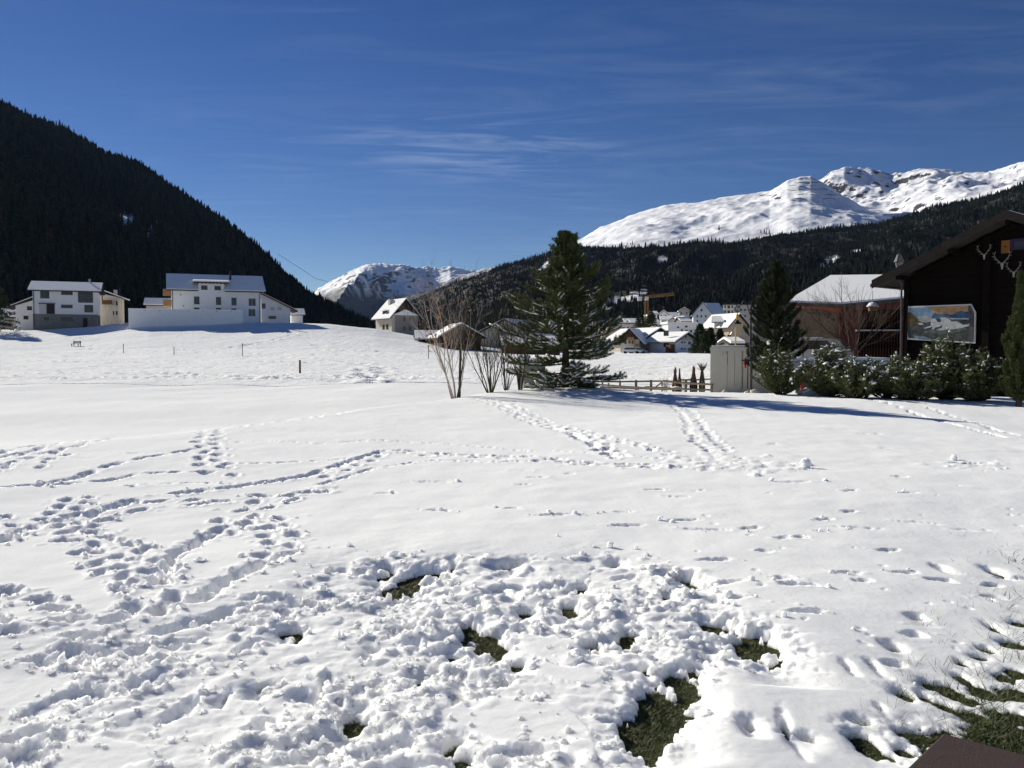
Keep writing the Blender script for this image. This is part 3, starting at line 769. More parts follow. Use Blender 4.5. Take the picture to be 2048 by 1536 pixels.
# places where the lawn shows: centre, half size in pixels of the photograph, tilt
BARE = [(842, 1163, 52, 15, -12), (800, 1183, 40, 13, -10), (772, 1152, 24, 10, 10), (906, 1142, 8, 6, 0), (1022, 1140, 38, 4, -4), (1228, 1136, 14, 4, 0), (1160, 1183, 20, 5, 0), (962, 1282, 44, 19, 8), (985, 1296, 34, 12, 0), (940, 1262, 22, 12, 20),
        (1137, 1226, 22, 9, 12), (1048, 1232, 22, 6, 5), (1258, 1286, 30, 13, -12), (1185, 1298, 22, 6, 0), (1440, 1268, 46, 18, 14), (1480, 1288, 30, 16, 10), (1525, 1313, 52, 31, -8), (1362, 1168, 30, 9, 16), (1385, 1176, 14, 8, 0), (1330, 1200, 12, 5, 0),
        (1322, 1425, 58, 52, -30), (1285, 1480, 50, 42, -20), (1370, 1380, 34, 30, -20), (1387, 1352, 10, 9, 0), (1292, 1347, 9, 8, 0), (712, 1452, 27, 17, 10), (905, 1500, 22, 12, -30), (925, 1522, 22, 9, 15), (600, 1278, 14, 6, 0), (580, 1270, 30, 5, 0),
        (650, 1378, 9, 12, 0), (525, 1383, 18, 5, 0), (455, 1400, 8, 7, -20), (838, 1366, 8, 6, 0), (1032, 1334, 20, 7, 15), (905, 1316, 16, 5, 0), (745, 1308, 14, 3, 0), (1570, 1478, 8, 22, 25), (1600, 1488, 24, 5, 14), (1495, 1470, 18, 7, 10), (345, 1222, 7, 5, 0),
        (1728, 1494, 24, 22, -12), (1724, 1455, 17, 7, 0), (1778, 1518, 10, 8, 0), (1805, 1508, 14, 10, 0), (1830, 1474, 32, 9, 8), (1806, 1396, 19, 10, 0), (1876, 1378, 26, 9, 5), (1905, 1388, 16, 9, 0), (1852, 1400, 12, 7, 0), (1888, 1415, 15, 10, 20), (1935, 1402, 17, 8, 0),
        (1972, 1388, 22, 12, 10), (1940, 1430, 24, 8, 5), (2000, 1434, 18, 13, 0), (2030, 1390, 24, 12, 0), (2010, 1355, 12, 8, 0), (2035, 1348, 16, 8, 0), (1922, 1358, 12, 8, 0), (2030, 1293, 22, 7, 0), (1986, 1260, 9, 7, 0), (1990, 1145, 14, 6, 0), (1975, 1304, 14, 5, 0), (1786, 1304, 14, 5, 0),
        (1745, 1345, 7, 5, 0), (1690, 1346, 6, 4, 0), (1758, 1426, 6, 4, 0), (1955, 1520, 70, 45, 10), (2040, 1490, 60, 50, 0), (1990, 1480, 34, 20, 10), (2045, 1440, 20, 14, 0), (1830, 1246, 14, 3, 0), (1880, 1143, 9, 3, 0), (1925, 1330, 10, 4, 0), (1960, 1318, 14, 4, 0), (2040, 1250, 16, 5, 0)]
for px, py, a, b, tilt in BARE:
    x, y = on_level(px, py, 0.02)
    if px < 1600: a, b = a*1.05, b*1.12
    else: a, b = a*1.25, b*1.35
    k = y/FPX
    fy = (CAMZ-0.02)/y                       # foreshortening of the ground here
    la = a*k; lb = max(b*k/max(fy, .18), .02)
    s = win(x, y, max(la, lb)*1.9+.1)
    t_ = R(-tilt)
    dx = (X[s]-x)/k; dyv = (Y[s]-y)/k*fy
    q = np.sqrt(((dx*math.cos(t_)+dyv*math.sin(t_))/a)**2 + ((-dx*math.sin(t_)+dyv*math.cos(t_))/b)**2)
    nearer = np.exp(-((dx/(a*1.1))**2)) * sst(b*0.4, b*1.1, -dyv) * (1-sst(b*1.6+10, b*1.6+34, -dyv))
    T[s] = T[s]*(1-0.85*nearer*(1-thin[s]))
    q = q*(1+0.22*NA[s]+0.16*NB[s]+0.12*NC[s])
    T[s] = T[s]*(1-0.5*np.exp(-(q/1.45)**4))
    hole = 1-sst(0.72, 1.10, q)
    T[s] = T[s]*(1-hole) + (-0.035+0.02*NB[s])*hole
    T[s] += 0.02*np.exp(-((q-1.35)/0.22)**2)*np.clip(0.5+NA[s], 0, 1.2)*(1-thin[s])
# ragged thaw at the lower right corner
corner = pxA + (pyA-1200)*0.85                     # grows towards the lower right
thr = np.interp(corner, [1750, 1950, 2100, 2250, 2400], [1.6, 0.95, 0.62, 0.20, -0.6])
patch = sst(0.0, 0.16, 0.80*pn(X*8.5+7, Y*6.0, 88) + 0.40*NA + 0.30*NC - thr)
T = T*(1-patch) - 0.028*patch
# upturned lips and slabs along the far rim of the patch
for px, py, n_, sp in [(740, 1112, 10, 46), (862, 1128, 8, 36), (1030, 1120, 9, 40), (1215, 1118, 10, 46), (1330, 1145, 9, 36), (1375, 1165, 5, 16), (1460, 1240, 7, 36), (1540, 1275, 6, 40), (680, 1160, 6, 30)]:
    for i in range(n_):
        x, y = on_level(px+rs.gauss(0, sp*0.7), py+rs.gauss(0, 4), 0.16)
        lump(x, y, rs.uniform(.035, .075), rs.uniform(.02, .055), rs.uniform(0, 3), rs.uniform(1, 1.6))
T += np.clip(DIST, 0, 1)*(0.006*NB+0.004*NA)*(1-0.6*thin)*(T > 0)
rel = T - TB; keepz = T > 0.012
sc = np.where(rel > 0, 0.58, 0.76)*(1-0.35*sst(11, 20, Y))
T = np.where(keepz, TB + rel*sc, T)
ZS = G0 + T
# far edge of this sheet dips under the next one
n, k = X.shape
I = (np.arange(n-1)[:, None]*k + np.arange(k-1)[None, :]).ravel()
F = np.stack([I, I+1, I+1+k, I+k], -1)
V = np.stack([X, Y, ZS], -1).reshape(-1, 3)
garden = link('snow_covered_garden', raw_mesh('snow_covered_garden', V, F, True), None, SNOW)
tag(garden, kind='structure')
def snow_at(x, y):
    i = np.clip(np.searchsorted(GY, y), 0, len(GY)-1); j = np.clip(np.searchsorted(GU, x/y), 0, len(GU)-1)
    return ZS[i, j], T[i, j]

# ------------------------------------------------------------------ the lawn below
gx = np.arange(-5, 9.01, 0.08); gy = np.arange(1.4, 15, 0.08)
LX, LY = np.meshgrid(gx, gy)
LZ = ground(LX, LY) + 0.006*fbm(LX*6, LY*6, 3, 3)
n, k = LX.shape
I = (np.arange(n-1)[:, None]*k + np.arange(k-1)[None, :]).ravel()
M_LAWN = mat('lawn_soil', (0.042, 0.048, 0.016), 0.95, 0.4, 6, 0.8, 60, col2=(0.075, 0.068, 0.026))
lawn = link('lawn', raw_mesh('lawn', np.stack([LX, LY, LZ], -1).reshape(-1, 3), np.stack([I, I+1, I+1+k, I+k], -1), True), None, M_LAWN)
tag(lawn, kind='structure')
def grass():
    r = np.random.default_rng(12)
    n = 900000
    y = 3.0/(1-r.random(n)*0.80); x = y*r.uniform(-0.62, 0.68, n)
    zs, t = snow_at(x, y)
    keep = t < 0.004
    x1, y1 = x[keep], y[keep]
    if len(x1) > 60000: x1, y1 = x1[:60000], y1[:60000]
    # tufts poking through thin snow on the right
    cx = []; cy = []
    for i in range(240):
        px = 1560 + 500*r.random()**0.7; py = 1060 + 420*r.random()
        a, b = on_level(px, py, 0.05)
        m_ = int(r.integers(3, 14)); cx += list(a + r.normal(0, .018, m_)); cy += list(b + r.normal(0, .02, m_))
    x = np.concatenate([x1, cx]); y = np.concatenate([y1, cy]); n = len(x)
    tall = np.concatenate([np.zeros(len(x1)), np.ones(len(cx))])
    zb = ground(x, y) - 0.004
    h = r.uniform(.008, .026, n)*(1-tall) + tall*r.uniform(.06, .11, n)
    a = r.uniform(0, 6.28, n); lean = r.uniform(.4, 2.2, n)*h; w = r.uniform(.0018, .0035, n)*(y/5)
    b = r.uniform(0, 6.28, n)
    P0 = np.stack([x-np.cos(a)*w, y-np.sin(a)*w, zb], -1); P1 = np.stack([x+np.cos(a)*w, y+np.sin(a)*w, zb], -1)
    P2 = np.stack([x+np.cos(b)*lean, y+np.sin(b)*lean, zb+h], -1)
    V = np.stack([P0, P1, P2], 1).reshape(-1, 3); F = np.arange(3*n).reshape(-1, 3)
    m_, t, bs = new_mat('grass_blades'); N, L = t.nodes, t.links
    g = N.new('ShaderNodeNewGeometry'); cr = N.new('ShaderNodeValToRGB')
    cr.color_ramp.elements[0].color = (0.050, 0.085, 0.018, 1); cr.color_ramp.elements[1].color = (0.21, 0.17, 0.075, 1)
    e = cr.color_ramp.elements.new(0.6); e.color = (0.085, 0.118, 0.026, 1)
    L.new(g.outputs['Random Per Island'], cr.inputs[0]); L.new(cr.outputs[0], bs.inputs['Base Color'])
    bs.inputs['Roughness'].default_value = 0.7
    o = link('grass', raw_mesh('grass', V, F), None, m_)
    tag(o, 'short green and straw coloured grass showing through the snow', 'grass', kind='stuff')
grass()

# loose crumbs of snow thrown up beside the holes
def crumbs():
    r = np.random.default_rng(3)
    ico_v, ico_f = ico()
    n = 60000
    y = 3.2/(1-r.random(n)*0.72); x = y*r.uniform(-0.62, 0.5, n)
    i = np.clip(np.searchsorted(GY, y), 0, len(GY)-1); j = np.clip(np.searchsorted(GU, x/y), 0, len(GU)-1)
    w = np.maximum(chaos[i, j], 0.6*DIST[i, j]) * (T[i, j] > 0.0)
    keep = r.random(n) < w*0.16
    x, y = x[keep][:4200], y[keep][:4200]; z, t = snow_at(x, y); n = len(x)
    s = np.minimum(np.exp(r.normal(-4.45, 0.5, n)), .026) * np.clip(y/5, .8, 1.4)
    V = ico_v[None]*(1+0.30*r.normal(size=(n, len(ico_v), 1)))*s[:, None, None]*r.uniform(.7, 1.3, (n, 1, 3)) + np.stack([x, y, z+s*0.25], -1)[:, None]
    F = ico_f[None] + (np.arange(n)*len(ico_v))[:, None, None]
    o = link('snow_crumbs', raw_mesh('snow_crumbs', V.reshape(-1, 3), F.reshape(-1, 3), True), None, SNOW)
    tag(o, 'loose crumbs of snow scattered over the trodden garden', 'snow', kind='stuff')
def ico():
    t = (1+5**.5)/2
    v = np.array([(-1,t,0),(1,t,0),(-1,-t,0),(1,-t,0),(0,-1,t),(0,1,t),(0,-1,-t),(0,1,-t),(t,0,-1),(t,0,1),(-t,0,-1),(-t,0,1)], float)
    f = np.array([(0,11,5),(0,5,1),(0,1,7),(0,7,10),(0,10,11),(1,5,9),(5,11,4),(11,10,2),(10,7,6),(7,1,8),(3,9,4),(3,4,2),(3,2,6),(3,6,8),(3,8,9),(4,9,5),(2,4,11),(6,2,10),(8,6,7),(9,8,1)])
    return v/np.linalg.norm(v[0]), f
crumbs()
def snow_ball(px, py, rad, label):
    r = np.random.default_rng(int(px))
    bm_v, bm_f = ico(); V = [tuple(q) for q in bm_v]; F = [tuple(q) for q in bm_f]
    for it in range(2):
        mid = {}; NF = []
        def mp_(a, b):
            key = (min(a, b), max(a, b))
            if key not in mid:
                q = (np.array(V[a])+np.array(V[b])); q = q/np.linalg.norm(q); V.append(tuple(q)); mid[key] = len(V)-1
            return mid[key]
        for a, b, c in F:
            ab, bc, ca = mp_(a, b), mp_(b, c), mp_(c, a); NF += [(a, ab, ca), (b, bc, ab), (c, ca, bc), (ab, bc, ca)]
        F = NF
    A = np.array(V); A = A*(1+0.34*fbm(A[:, 0]*1.9+px, A[:, 1]*1.9+A[:, 2]*1.7, 3, 3))[:, None]*rad*np.array([1.0, .85, 1.15])
    A[:, 2] = np.maximum(A[:, 2], -rad*0.75)
    x, y = on_level(px, py)
    o = link('snowball', raw_mesh('snowball', A, np.array(F), True), None, SNOW); o.location = (x, y, float(snow_at(np.array([x]), np.array([y]))[0][0])+rad*0.7)
    tag(o, label, 'snowball')
snow_ball(1612, 934, .075, 'lone lump of snow standing upright beside the heap of broken snow')
snow_ball(1908, 914, .05, 'small squarish lump of snow left of the scuffed hollow at right')

# ------------------------------------------------------------------ the meadow beyond, rising to the houses
ym = [51.0]
while ym[-1] < 330: ym.append(ym[-1] + min(1.1, 0.0062*ym[-1]))
MY = np.array(ym); MU = np.arange(-0.84, 0.90, 0.0028)
X2 = MY[:, None]*MU[None, :]; Y2 = np.repeat(MY[:, None], len(MU), 1)
T2 = 0.13 + 0.0*X2
def line_far(pts, w, depth, wob=0.5, gap=0.25, seed=1):
    """a track across the meadow; pts = (px, distance)"""
    r = random.Random(seed)
    W = [(ray(p, 700)[0]*d, d) for p, d in pts]
    for x, y, a in along(W, w*0.8):
        if r.random() < gap: continue
        x += r.gauss(0, wob*w); y += r.gauss(0, wob*w)
        i0, i1 = np.searchsorted(MY, [y-3*w, y+3*w]); j0, j1 = np.searchsorted(MU, [(x-3*w)/y, (x+3*w)/y])
        s = (slice(i0, i1), slice(j0, j1))
        rr = np.hypot(X2[s]-x, Y2[s]-y)/w
        T2[s] -= depth*np.exp(-rr*rr*1.4)*r.uniform(.4, 1); T2[s] += depth*0.5*np.exp(-((rr-1.6)/0.5)**2)*r.uniform(0, 1)
def near_line(pts, **k): line_far(pts, **k)
for q, (a, b, d0, d1) in enumerate([(-300, 900, 72, 62), (-300, 860, 66, 60), (-200, 1000, 60, 55.5), (-300, 700, 80, 76), (-100, 900, 57, 58), (100, 760, 92, 86), (-300, 420, 99, 96), (250, 900, 104, 98), (350, 800, 122, 110), (0, 500, 112, 120),
                                 (450, 900, 136, 122), (560, 860, 142, 150), (600, 820, 128, 134), (-200, 300, 128, 122), (1180, 1700, 70, 66), (1150, 1500, 84, 92), (1180, 1500, 100, 98), (1200, 1460, 120, 128), (1180, 1450, 62, 60), (1190, 1480, 145, 150)]):
    mid = [(a+(b-a)*f, d0+(d1-d0)*f + 1.5*math.sin(f*7+q)) for f in (0, .2, .4, .6, .8, 1)]
    line_far(mid, 0.20+0.0014*d0, 0.09+0.0006*d0, .5, .42, q)
line_far([(745, 52), (735, 58), (722, 70), (728, 76)], .5, .16, .5, .15, 50)
line_far([(745, 52), (760, 62), (775, 74), (720, 84), (640, 96), (560, 106), (470, 114)], .5, .13, .6, .2, 51)
line_far([(745, 52), (640, 56), (500, 60), (300, 64)], .4, .12, .5, .2, 52)
line_far([(340, 128), (450, 134), (540, 150), (590, 166), (560, 172)], .5, .18, .5, .1, 53)
line_far([(600, 166), (660, 150), (700, 138), (740, 130)], .5, .16, 1.2, .35, 54)
line_far([(190, 160), (200, 148), (180, 140), (260, 128), (350, 124), (480, 121)], .5, .15, 1.4, .4, 55)
line_far([(130, 166), (160, 160), (100, 152), (20, 146), (-100, 140)], .5, .15, 1.2, .4, 56)
T2 += 0.035*fbm(X2*0.7, Y2*0.7, 3, 15)*sst(50, 70, Y2) + 0.02*fbm(X2*0.25, Y2*1.1, 2, 18)
V = np.stack([X2, Y2, ground(X2, Y2) + T2 - 0.25*(Y2 < 51.6)], -1).reshape(-1, 3)
n, k = X2.shape
I = (np.arange(n-1)[:, None]*k + np.arange(k-1)[None, :]).ravel()
meadow = link('snowy_meadow', raw_mesh('snowy_meadow', V, np.stack([I, I+1, I+1+k, I+k], -1), True), None, SNOW_FAR)
tag(meadow, kind='structure')
# ------------------------------------------------------------------ building materials
M_WHITE = mat('white_render', (0.78, 0.78, 0.77), 0.9, 0.04, 0.8)
M_CREAM = mat('cream_render', (0.66, 0.60, 0.50), 0.9, 0.06, 0.8)
M_BEIGE = mat('beige_render', (0.52, 0.47, 0.40), 0.9, 0.08, 0.8)
M_TAN = mat('tan_render', (0.50, 0.40, 0.28), 0.9, 0.08, 0.8)
M_PINK = mat('apricot_render', (0.62, 0.42, 0.28), 0.9, 0.08, 0.8)
M_STONE = mat('grey_stone_base', (0.20, 0.20, 0.185), 0.9, 0.25, 2.5, 0.5, 8)
M_GREYB = mat('grey_blue_render', (0.50, 0.54, 0.58), 0.9, 0.06, 0.8)
M_WOODL = mat('light_larch_boards', (0.34, 0.21, 0.11), 0.8, 0.2, 3, 0.3, 20, stretch=(1, 1, 0.15))
M_WOODD = mat('dark_brown_timber', (0.060, 0.035, 0.022), 0.85, 0.35, 4, 0.5, 25, stretch=(0.15, 1, 2))
M_WOODM = mat('brown_timber', (0.16, 0.085, 0.045), 0.85, 0.3, 4, 0.4, 25, stretch=(1, 1, 0.2))
M_ROOF = mat('dark_roof_tiles', (0.055, 0.050, 0.048), 0.8, 0.3, 3)
M_FRAME = mat('window_frame_brown', (0.13, 0.10, 0.08), 0.7, 0.1, 3)
M_FRAMEW = mat('window_frame_white', (0.6, 0.6, 0.58), 0.7, 0.05, 3)
M_METAL = mat('zinc_metal', (0.35, 0.36, 0.38), 0.45, 0.1, 4, metal=0.8)
M_ZINC = mat('dull_zinc', (0.10, 0.10, 0.105), 0.55, 0.15, 4, metal=0.3)
M_DARKM = mat('dark_metal', (0.04, 0.04, 0.045), 0.5, 0.2, 5, metal=0.5)
M_DOOR = mat('dark_door', (0.045, 0.04, 0.045), 0.6, 0.2, 2)
M_PALEP = mat('pale_panel', (0.55, 0.54, 0.52), 0.8, 0.06, 2)
M_CONC = mat('board_marked_concrete', (0.56, 0.535, 0.46), 0.9, 0.08, 1.2, 0.3, 14, stretch=(2.5, 2.5, 0.35))
def glass_mat():
    m, t, b = new_mat('window_glass'); N, L = t.nodes, t.links
    tc = N.new('ShaderNodeTexCoord'); n = N.new('ShaderNodeTexNoise'); n.inputs['Scale'].default_value = 0.9
    L.new(tc.outputs['Object'], n.inputs['Vector'])
    cr = N.new('ShaderNodeValToRGB'); cr.color_ramp.elements[0].color = (0.015, 0.016, 0.018, 1); cr.color_ramp.elements[1].color = (0.07, 0.065, 0.06, 1)
    L.new(n.outputs['Fac'], cr.inputs[0]); L.new(cr.outputs[0], b.inputs['Base Color'])
    b.inputs['Roughness'].default_value = 0.08; b.inputs['Specular IOR Level'].default_value = 0.5
    return m
M_GLASS = glass_mat()

class House:
    """local frame: x along the front from its left corner, y into the house, z up from the base"""
    def __init__(s, name, label, pxl, pxr, d, ang, zbase, cat='house', group=None):
        x, y = ray(pxl, 700)[0]*d, d
        s.a = R(ang); s.o = Vector((x, y, zbase)); s.ex = Vector((math.cos(s.a), math.sin(s.a), 0)); s.ey = Vector((-math.sin(s.a), math.cos(s.a), 0))
        u = ray(pxr, 700)[0]
        s.W = (u*y - x)/(s.ex.x - u*s.ex.y)
        s.e = thing(name, label, cat, s.o, s.a, group)
    def f(s, px, py, plane=('y', 0.0)):
        """photograph pixel -> local point on a wall plane"""
        r = Vector(ray(px, py)); C = Vector((0, 0, CAMZ))
        n = s.ey if plane[0] == 'y' else s.ex
        t = (n.dot(s.o - C) + plane[1])/n.dot(r)
        p = C + r*t - s.o
        return p.dot(s.ex), p.dot(s.ey), p.z
    def h(s, px, py): return s.f(px, py)[2]
    def body(s, prof, axis, a, b, m, name='wall'):
        return MB().prism(prof, axis, a, b).build(name, m, s.e)
    def roof(s, prof, axis, a, b, m=None, t=0.22, snow=0.22, inset=0.12, smat=None):
        m = m or M_ROOF
        up = [(p, q+t) for p, q in reversed(prof)]
        r = MB().prism(prof + up, axis, a, b).build('roof', m, s.e)
        if snow:
            lo = [(p, q+t+0.005) for p, q in prof]; hi = [(p, q+t+snow) for p, q in reversed(prof)]
            o = MB().prism(lo + hi, axis, a+inset, b-inset).build('roof_snow', smat or SNOW_ROOF, r)
        return r
    def window(s, u0, z0, u1, z1, face='y', at_=0.0, out_=-1, frame=None, bars=1, name='window', fw=0.09, pane=None):
        """frame set proud of the wall with a pane inside it; face 'y' = front/back wall, 'x' = side wall"""
        frame = frame or M_FRAME
        mb = MB(); d0 = at_; d1 = at_ + out_*0.06
        lo, hi = min(d0, d1), max(d0, d1)
        def bx(a, b, c, d_):
            if face == 'y': mb.box(a, lo, b, c, hi, d_)
            else: mb.box(lo, a, b, hi, c, d_)
        bx(u0, z0, u0+fw, z1); bx(u1-fw, z0, u1, z1); bx(u0+fw, z1-fw, u1-fw, z1); bx(u0+fw, z0, u1-fw, z0+fw)
        for i in range(bars):
            c = u0 + (u1-u0)*(i+1)/(bars+1); bx(c-fw*0.35, z0+fw, c+fw*0.35, z1-fw)
        w = mb.build(name, frame, s.e)
        g = MB(); q = at_ + out_*0.02; q0, q1 = min(at_ - out_*0.02, q), max(at_ - out_*0.02, q)
        e = 0.004
        if face == 'y': g.box(u0+fw-e, q0, z0+fw-e, u1-fw+e, q1, z1-fw+e)
        else: g.box(q0, u0+fw-e, z0+fw-e, q1, u1-fw+e, z1-fw+e)
        g.build('pane', pane or M_GLASS, w)
        return w
    def win_px(s, x0, y0, x1, y1, **k):
        xm = (x0+x1)/2; ym = (y0+y1)/2
        u0 = s.f(x0, ym)[0]; u1 = s.f(x1, ym)[0]; z0 = s.f(xm, y1)[2]; z1 = s.f(xm, y0)[2]
        return s.window(u0, z0, u1, z1, **k)
    def part(s, name, m, *boxes, parent=None):
        mb = MB()
        for b in boxes: mb.box(*b)
        return mb.build(name, m, parent or s.e)

# ------------------------------------------------------------------ left house on a stone ground floor
h = House('apartment_house', 'white house on grey stone ground floor at the left edge of the meadow', 67.5, 196, 184, 22, 0)
zb = h.h(130, 654); zst = h.h(130, 628.5); ze = h.h(130, 581.5); W = h.W; D = 9.5
h.body([(0, zst), (W, zst), (W, ze-0.02), (0, ze-0.02)], 'y', 0, D, M_WHITE)
h.body([(-.02, zb-4), (W+.02, zb-4), (W+.02, zst), (-.02, zst)], 'y', -0.06, D+.05, M_STONE, 'stone_ground_floor')
zr = ze + 1.75
h.body([(0.05, ze-0.02), (D-.05, ze-0.02), (D/2, zr-0.1)], 'x', 0.1, W-0.12, M_WOODL, 'gable')
h.roof([(-0.9, ze-0.25), (D/2, zr), (D+0.9, ze-0.25)], 'x', -0.9, W+1.0, M_ROOF, .25, .3)
h.part('gutter', M_DARKM, (-0.9, -1.05, ze-0.22, W+0.9, -0.92, ze-0.08))
h.part('drainpipe', M_DARKM, (0.15, -0.16, zb, 0.27, -0.05, ze-.1))
h.win_px(80.5, 582, 98.7, 597, bars=1); h.win_px(122.3, 583.3, 145.3, 590, bars=2); h.win_px(122.3, 609.4, 145.3, 616.4, bars=2); h.win_px(168.7, 610, 186.3, 625, bars=1)
h.win_px(156, 583.6, 186, 605.5, bars=2, name='loggia', fw=.14)
h.win_px(88, 634, 98, 641, at_=-.06); h.win_px(122, 634.7, 145.6, 642, bars=2, at_=-.06)
u0, _, z0 = h.f(79, 627.5); u1 = h.f(93, 620)[0]; u2 = h.f(109.5, 620)[0]; z1 = h.f(94, 608)[2]
h.part('pale_panel', M_PALEP, (u0, -.07, z0, u1, .02, z1)); h.part('garage_door', M_DOOR, (u1+.02, -.09, z0, u2, .02, z1)); h.part('door_canopy', M_DARKM, (u0-.1, -.5, z1+.02, u2+.15, .02, z1+.14))
u0, _, z0 = h.f(166, 654); u1, _, z1 = h.f(175, 636); h.part('cellar_door', M_DOOR, (u0, -.13, z0-.5, u1, .02, z1))
MB().tube([(W*0.86, D/2, zr+.2), (W*0.86, D/2, zr+1.3)], .22, 8).build('chimney', M_METAL, h.e)
# annex at its left
a = House('annex_house', 'white annex with single sloping roof behind left end of the stone based house', 33, 69, 193, 22, 0)
zb = a.h(50, 650); W = a.W; D = 7
zl = a.h(34, 611); zh = a.h(67, 597)
a.body([(0, zb-4), (W+1, zb-4), (W+1, zh), (0, zl)], 'y', 0, D, M_WHITE)
sl = (zh-zl)/W
a.roof([(-1.6, zl-1.6*sl), (W+1.2, zl+(W+1.2)*sl)], 'y', -0.7, D+.7, M_ROOF, .3, .22)
a.win_px(54, 612.5, 64.2, 620.6); a.win_px(47, 631.5, 56.8, 639)
# cream house behind
c = House('cream_house', 'cream house with balcony and chimney half hidden behind the stone based house', 203, 238, 203, 16, 0)
zb = c.h(220, 634); ze = c.h(236, 594.5); zt = c.h(206, 582); W = c.W; D = 9
c.body([(-3, zb-4), (W, zb-4), (W, ze), (-3, ze+ (zt-ze)*1.1)], 'y', 0, D, M_CREAM)
sl = (zt-ze)/W
c.roof([(-3, ze+sl*(W+3)+.1), (W+1.2, ze-1.2*sl)], 'y', -1, D+1, M_ROOF, .2, .25)
u0, _, z0 = c.f(206, 609); u1, _, z1 = c.f(226, 600)
b = c.part('balcony', M_WOODM, (u0, -1.3, z0, u1, -1.2, z1-.1), (u0, -1.2, z0, u1, 0, z0+.15)); 
for i in range(3): c.part('balcony_post', M_PALEP, (u0+.3+i*(u1-u0-.6)/2-.09, -1.25, zb-2, u0+.3+i*(u1-u0-.6)/2+.09, -1.05, z0))
for q in ((232, 602, 235, 611), (226, 622, 228.5, 630), (232, 622, 235, 630), (203.5, 587, 205.5, 600)): c.win_px(*q, bars=0, fw=.05)
c.part('chimney', M_BEIGE, (c.f(223, 585)[0], 3, ze, c.f(229.5, 585)[0], 4, c.h(226, 578)))
# snowy roofs peeping in at the edge
f = House('farm_shed', 'low shed with snowy roof left of the white annex', -70, 30, 200, 12, 0)
zb = f.h(10, 652); ze = f.h(20, 634); W = f.W
f.body([(0, zb-3), (W, zb-3), (W, ze), (0, ze)], 'y', 0, 8, M_BEIGE); f.body([(0.02, ze), (7.98, ze), (4, ze+1.6)], 'x', .05, W-.05, M_BEIGE, 'gable')
f.roof([(-.8, ze-.2), (4, ze+1.7), (8.8, ze-.2)], 'x', -.8, W+.8, M_ROOF, .2, .3)
f.win_px(1, 635, 6, 640)

# ------------------------------------------------------------------ long white house with dormer
h = House('apartment_house', 'long white house with dormer and snowy roof behind the white garden wall', 344.8, 522.5, 183, 22, 0)
W = h.W; D = 11; zb = h.h(500, 642); ze = h.h(434, 578.5); zr = h.h(434, 554.5) + .6
h.body([(0, zb-4), (W, zb-4), (W, ze), (0, ze)], 'y', 0, D, M_WHITE)
h.body([(0.02, ze), (D-.02, ze), (D/2, zr-.25)], 'x', .03, W-.03, M_WHITE, 'gable')
sl = (zr-ze)/(D/2+.0)
ud0 = h.f(396.4, 572)[0]; ud1 = h.f(448.6, 574)[0]; zd = h.h(422, 566.5)
FULL = [(-1.0, ze-1.0*sl+.05), (D/2, zr), (D+1.0, ze-1.0*sl+.05)]
h.roof(FULL, 'x', -1.0, ud0-.02, M_ROOF, .22, .16, .0); h.roof(FULL, 'x', ud1+.02, W+1.0, M_ROOF, .22, .16, .0)
h.roof([(2.6, ze+2.6*sl+.05), (D/2, zr), (D+1.0, ze-1.0*sl+.05)], 'x', ud0-.015, ud1+.015, M_ROOF, .22, .16, .0)
for i in range(28): h.part('rafter_end', M_WOODM, (-.9+i*(W+1.8)/28, -.95, ze-.42, -.9+i*(W+1.8)/28+.14, -.05, ze-.25)) if not (0.28 < i/28 < 0.58) else None
for a0, a1 in ((-1.0, ud0-.05), (ud1+.05, W+1.0)): h.part('gutter', M_DARKM, (a0, -1.16, ze-1.0*sl+.02, a1, -1.02, ze-1.0*sl+.16))
dm = h.part('dormer', M_WHITE, (ud0+.01, -.03, ze-.3, ud1-.01, 4.6, zd))
dr = MB().prism([(-1.0, zd), (5.2, zd+.7), (5.2, zd+.95), (-1.0, zd+.22)], 'x', ud0-1.0, ud1+1.0).build('dormer_roof', M_ROOF, h.e)
MB().prism([(-.9, zd+.225), (5.2, zd+.96), (5.2, zd+1.25), (-.9, zd+.55)], 'x', ud0-.95, ud1+.95).build('dormer_snow', SNOW_ROOF, dr)
for i in range(10): h.part('rafter_end', M_WOODM, (ud0-.8+i*(ud1-ud0+1.5)/9, -.9, zd-.16, ud0-.8+i*(ud1-ud0+1.5)/9+.14, -.05, zd-.005))
for q in ((402.5, 571.2, 414.8, 579.8), (429, 571.9, 441.5, 580.5)): h.win_px(*q, bars=1, at_=-.03)
for q in ((388, 593, 398.8, 608.7), (431.9, 594.3, 442, 610), (463, 595.4, 472.9, 611)): h.win_px(*q, bars=0)
h.win_px(496.8, 596.4, 511.8, 612.4, bars=1, frame=M_FRAMEW); h.win_px(496.8, 617.9, 511, 633, bars=1, frame=M_FRAMEW)
for q in ((388, 615.2, 398.8, 627), (431.9, 616, 442, 627), (463, 617, 472.9, 627)): h.win_px(*q, bars=0)
h.part('drainpipe', M_DARKM, (.12, -.16, zb-1, .24, -.04, ze-.3)); h.part('drainpipe', M_DARKM, (W-.22, -.16, zb-1, W-.1, -.04, ze-.3))
uc = h.f(463, 560)[0]; MB().lathe([(.24, ze+.5), (.24, zr+1.0), (.3, zr+1.02), (.3, zr+1.12)], 10, (uc, 3.6, 0)).build('chimney', M_DARKM, h.e)
for zt, zbm in ((h.h(336, 577.5), h.h(336, 588.5)), (h.h(336, 599), h.h(336, 611))):
    h.part('balcony', M_WOODL, (-1.7, .6, zbm, -1.6, 6, zt), (-1.6, .6, zbm, -.02, 6, zbm+.15), (-1.6, .5, zbm, -.02, .6, zt))
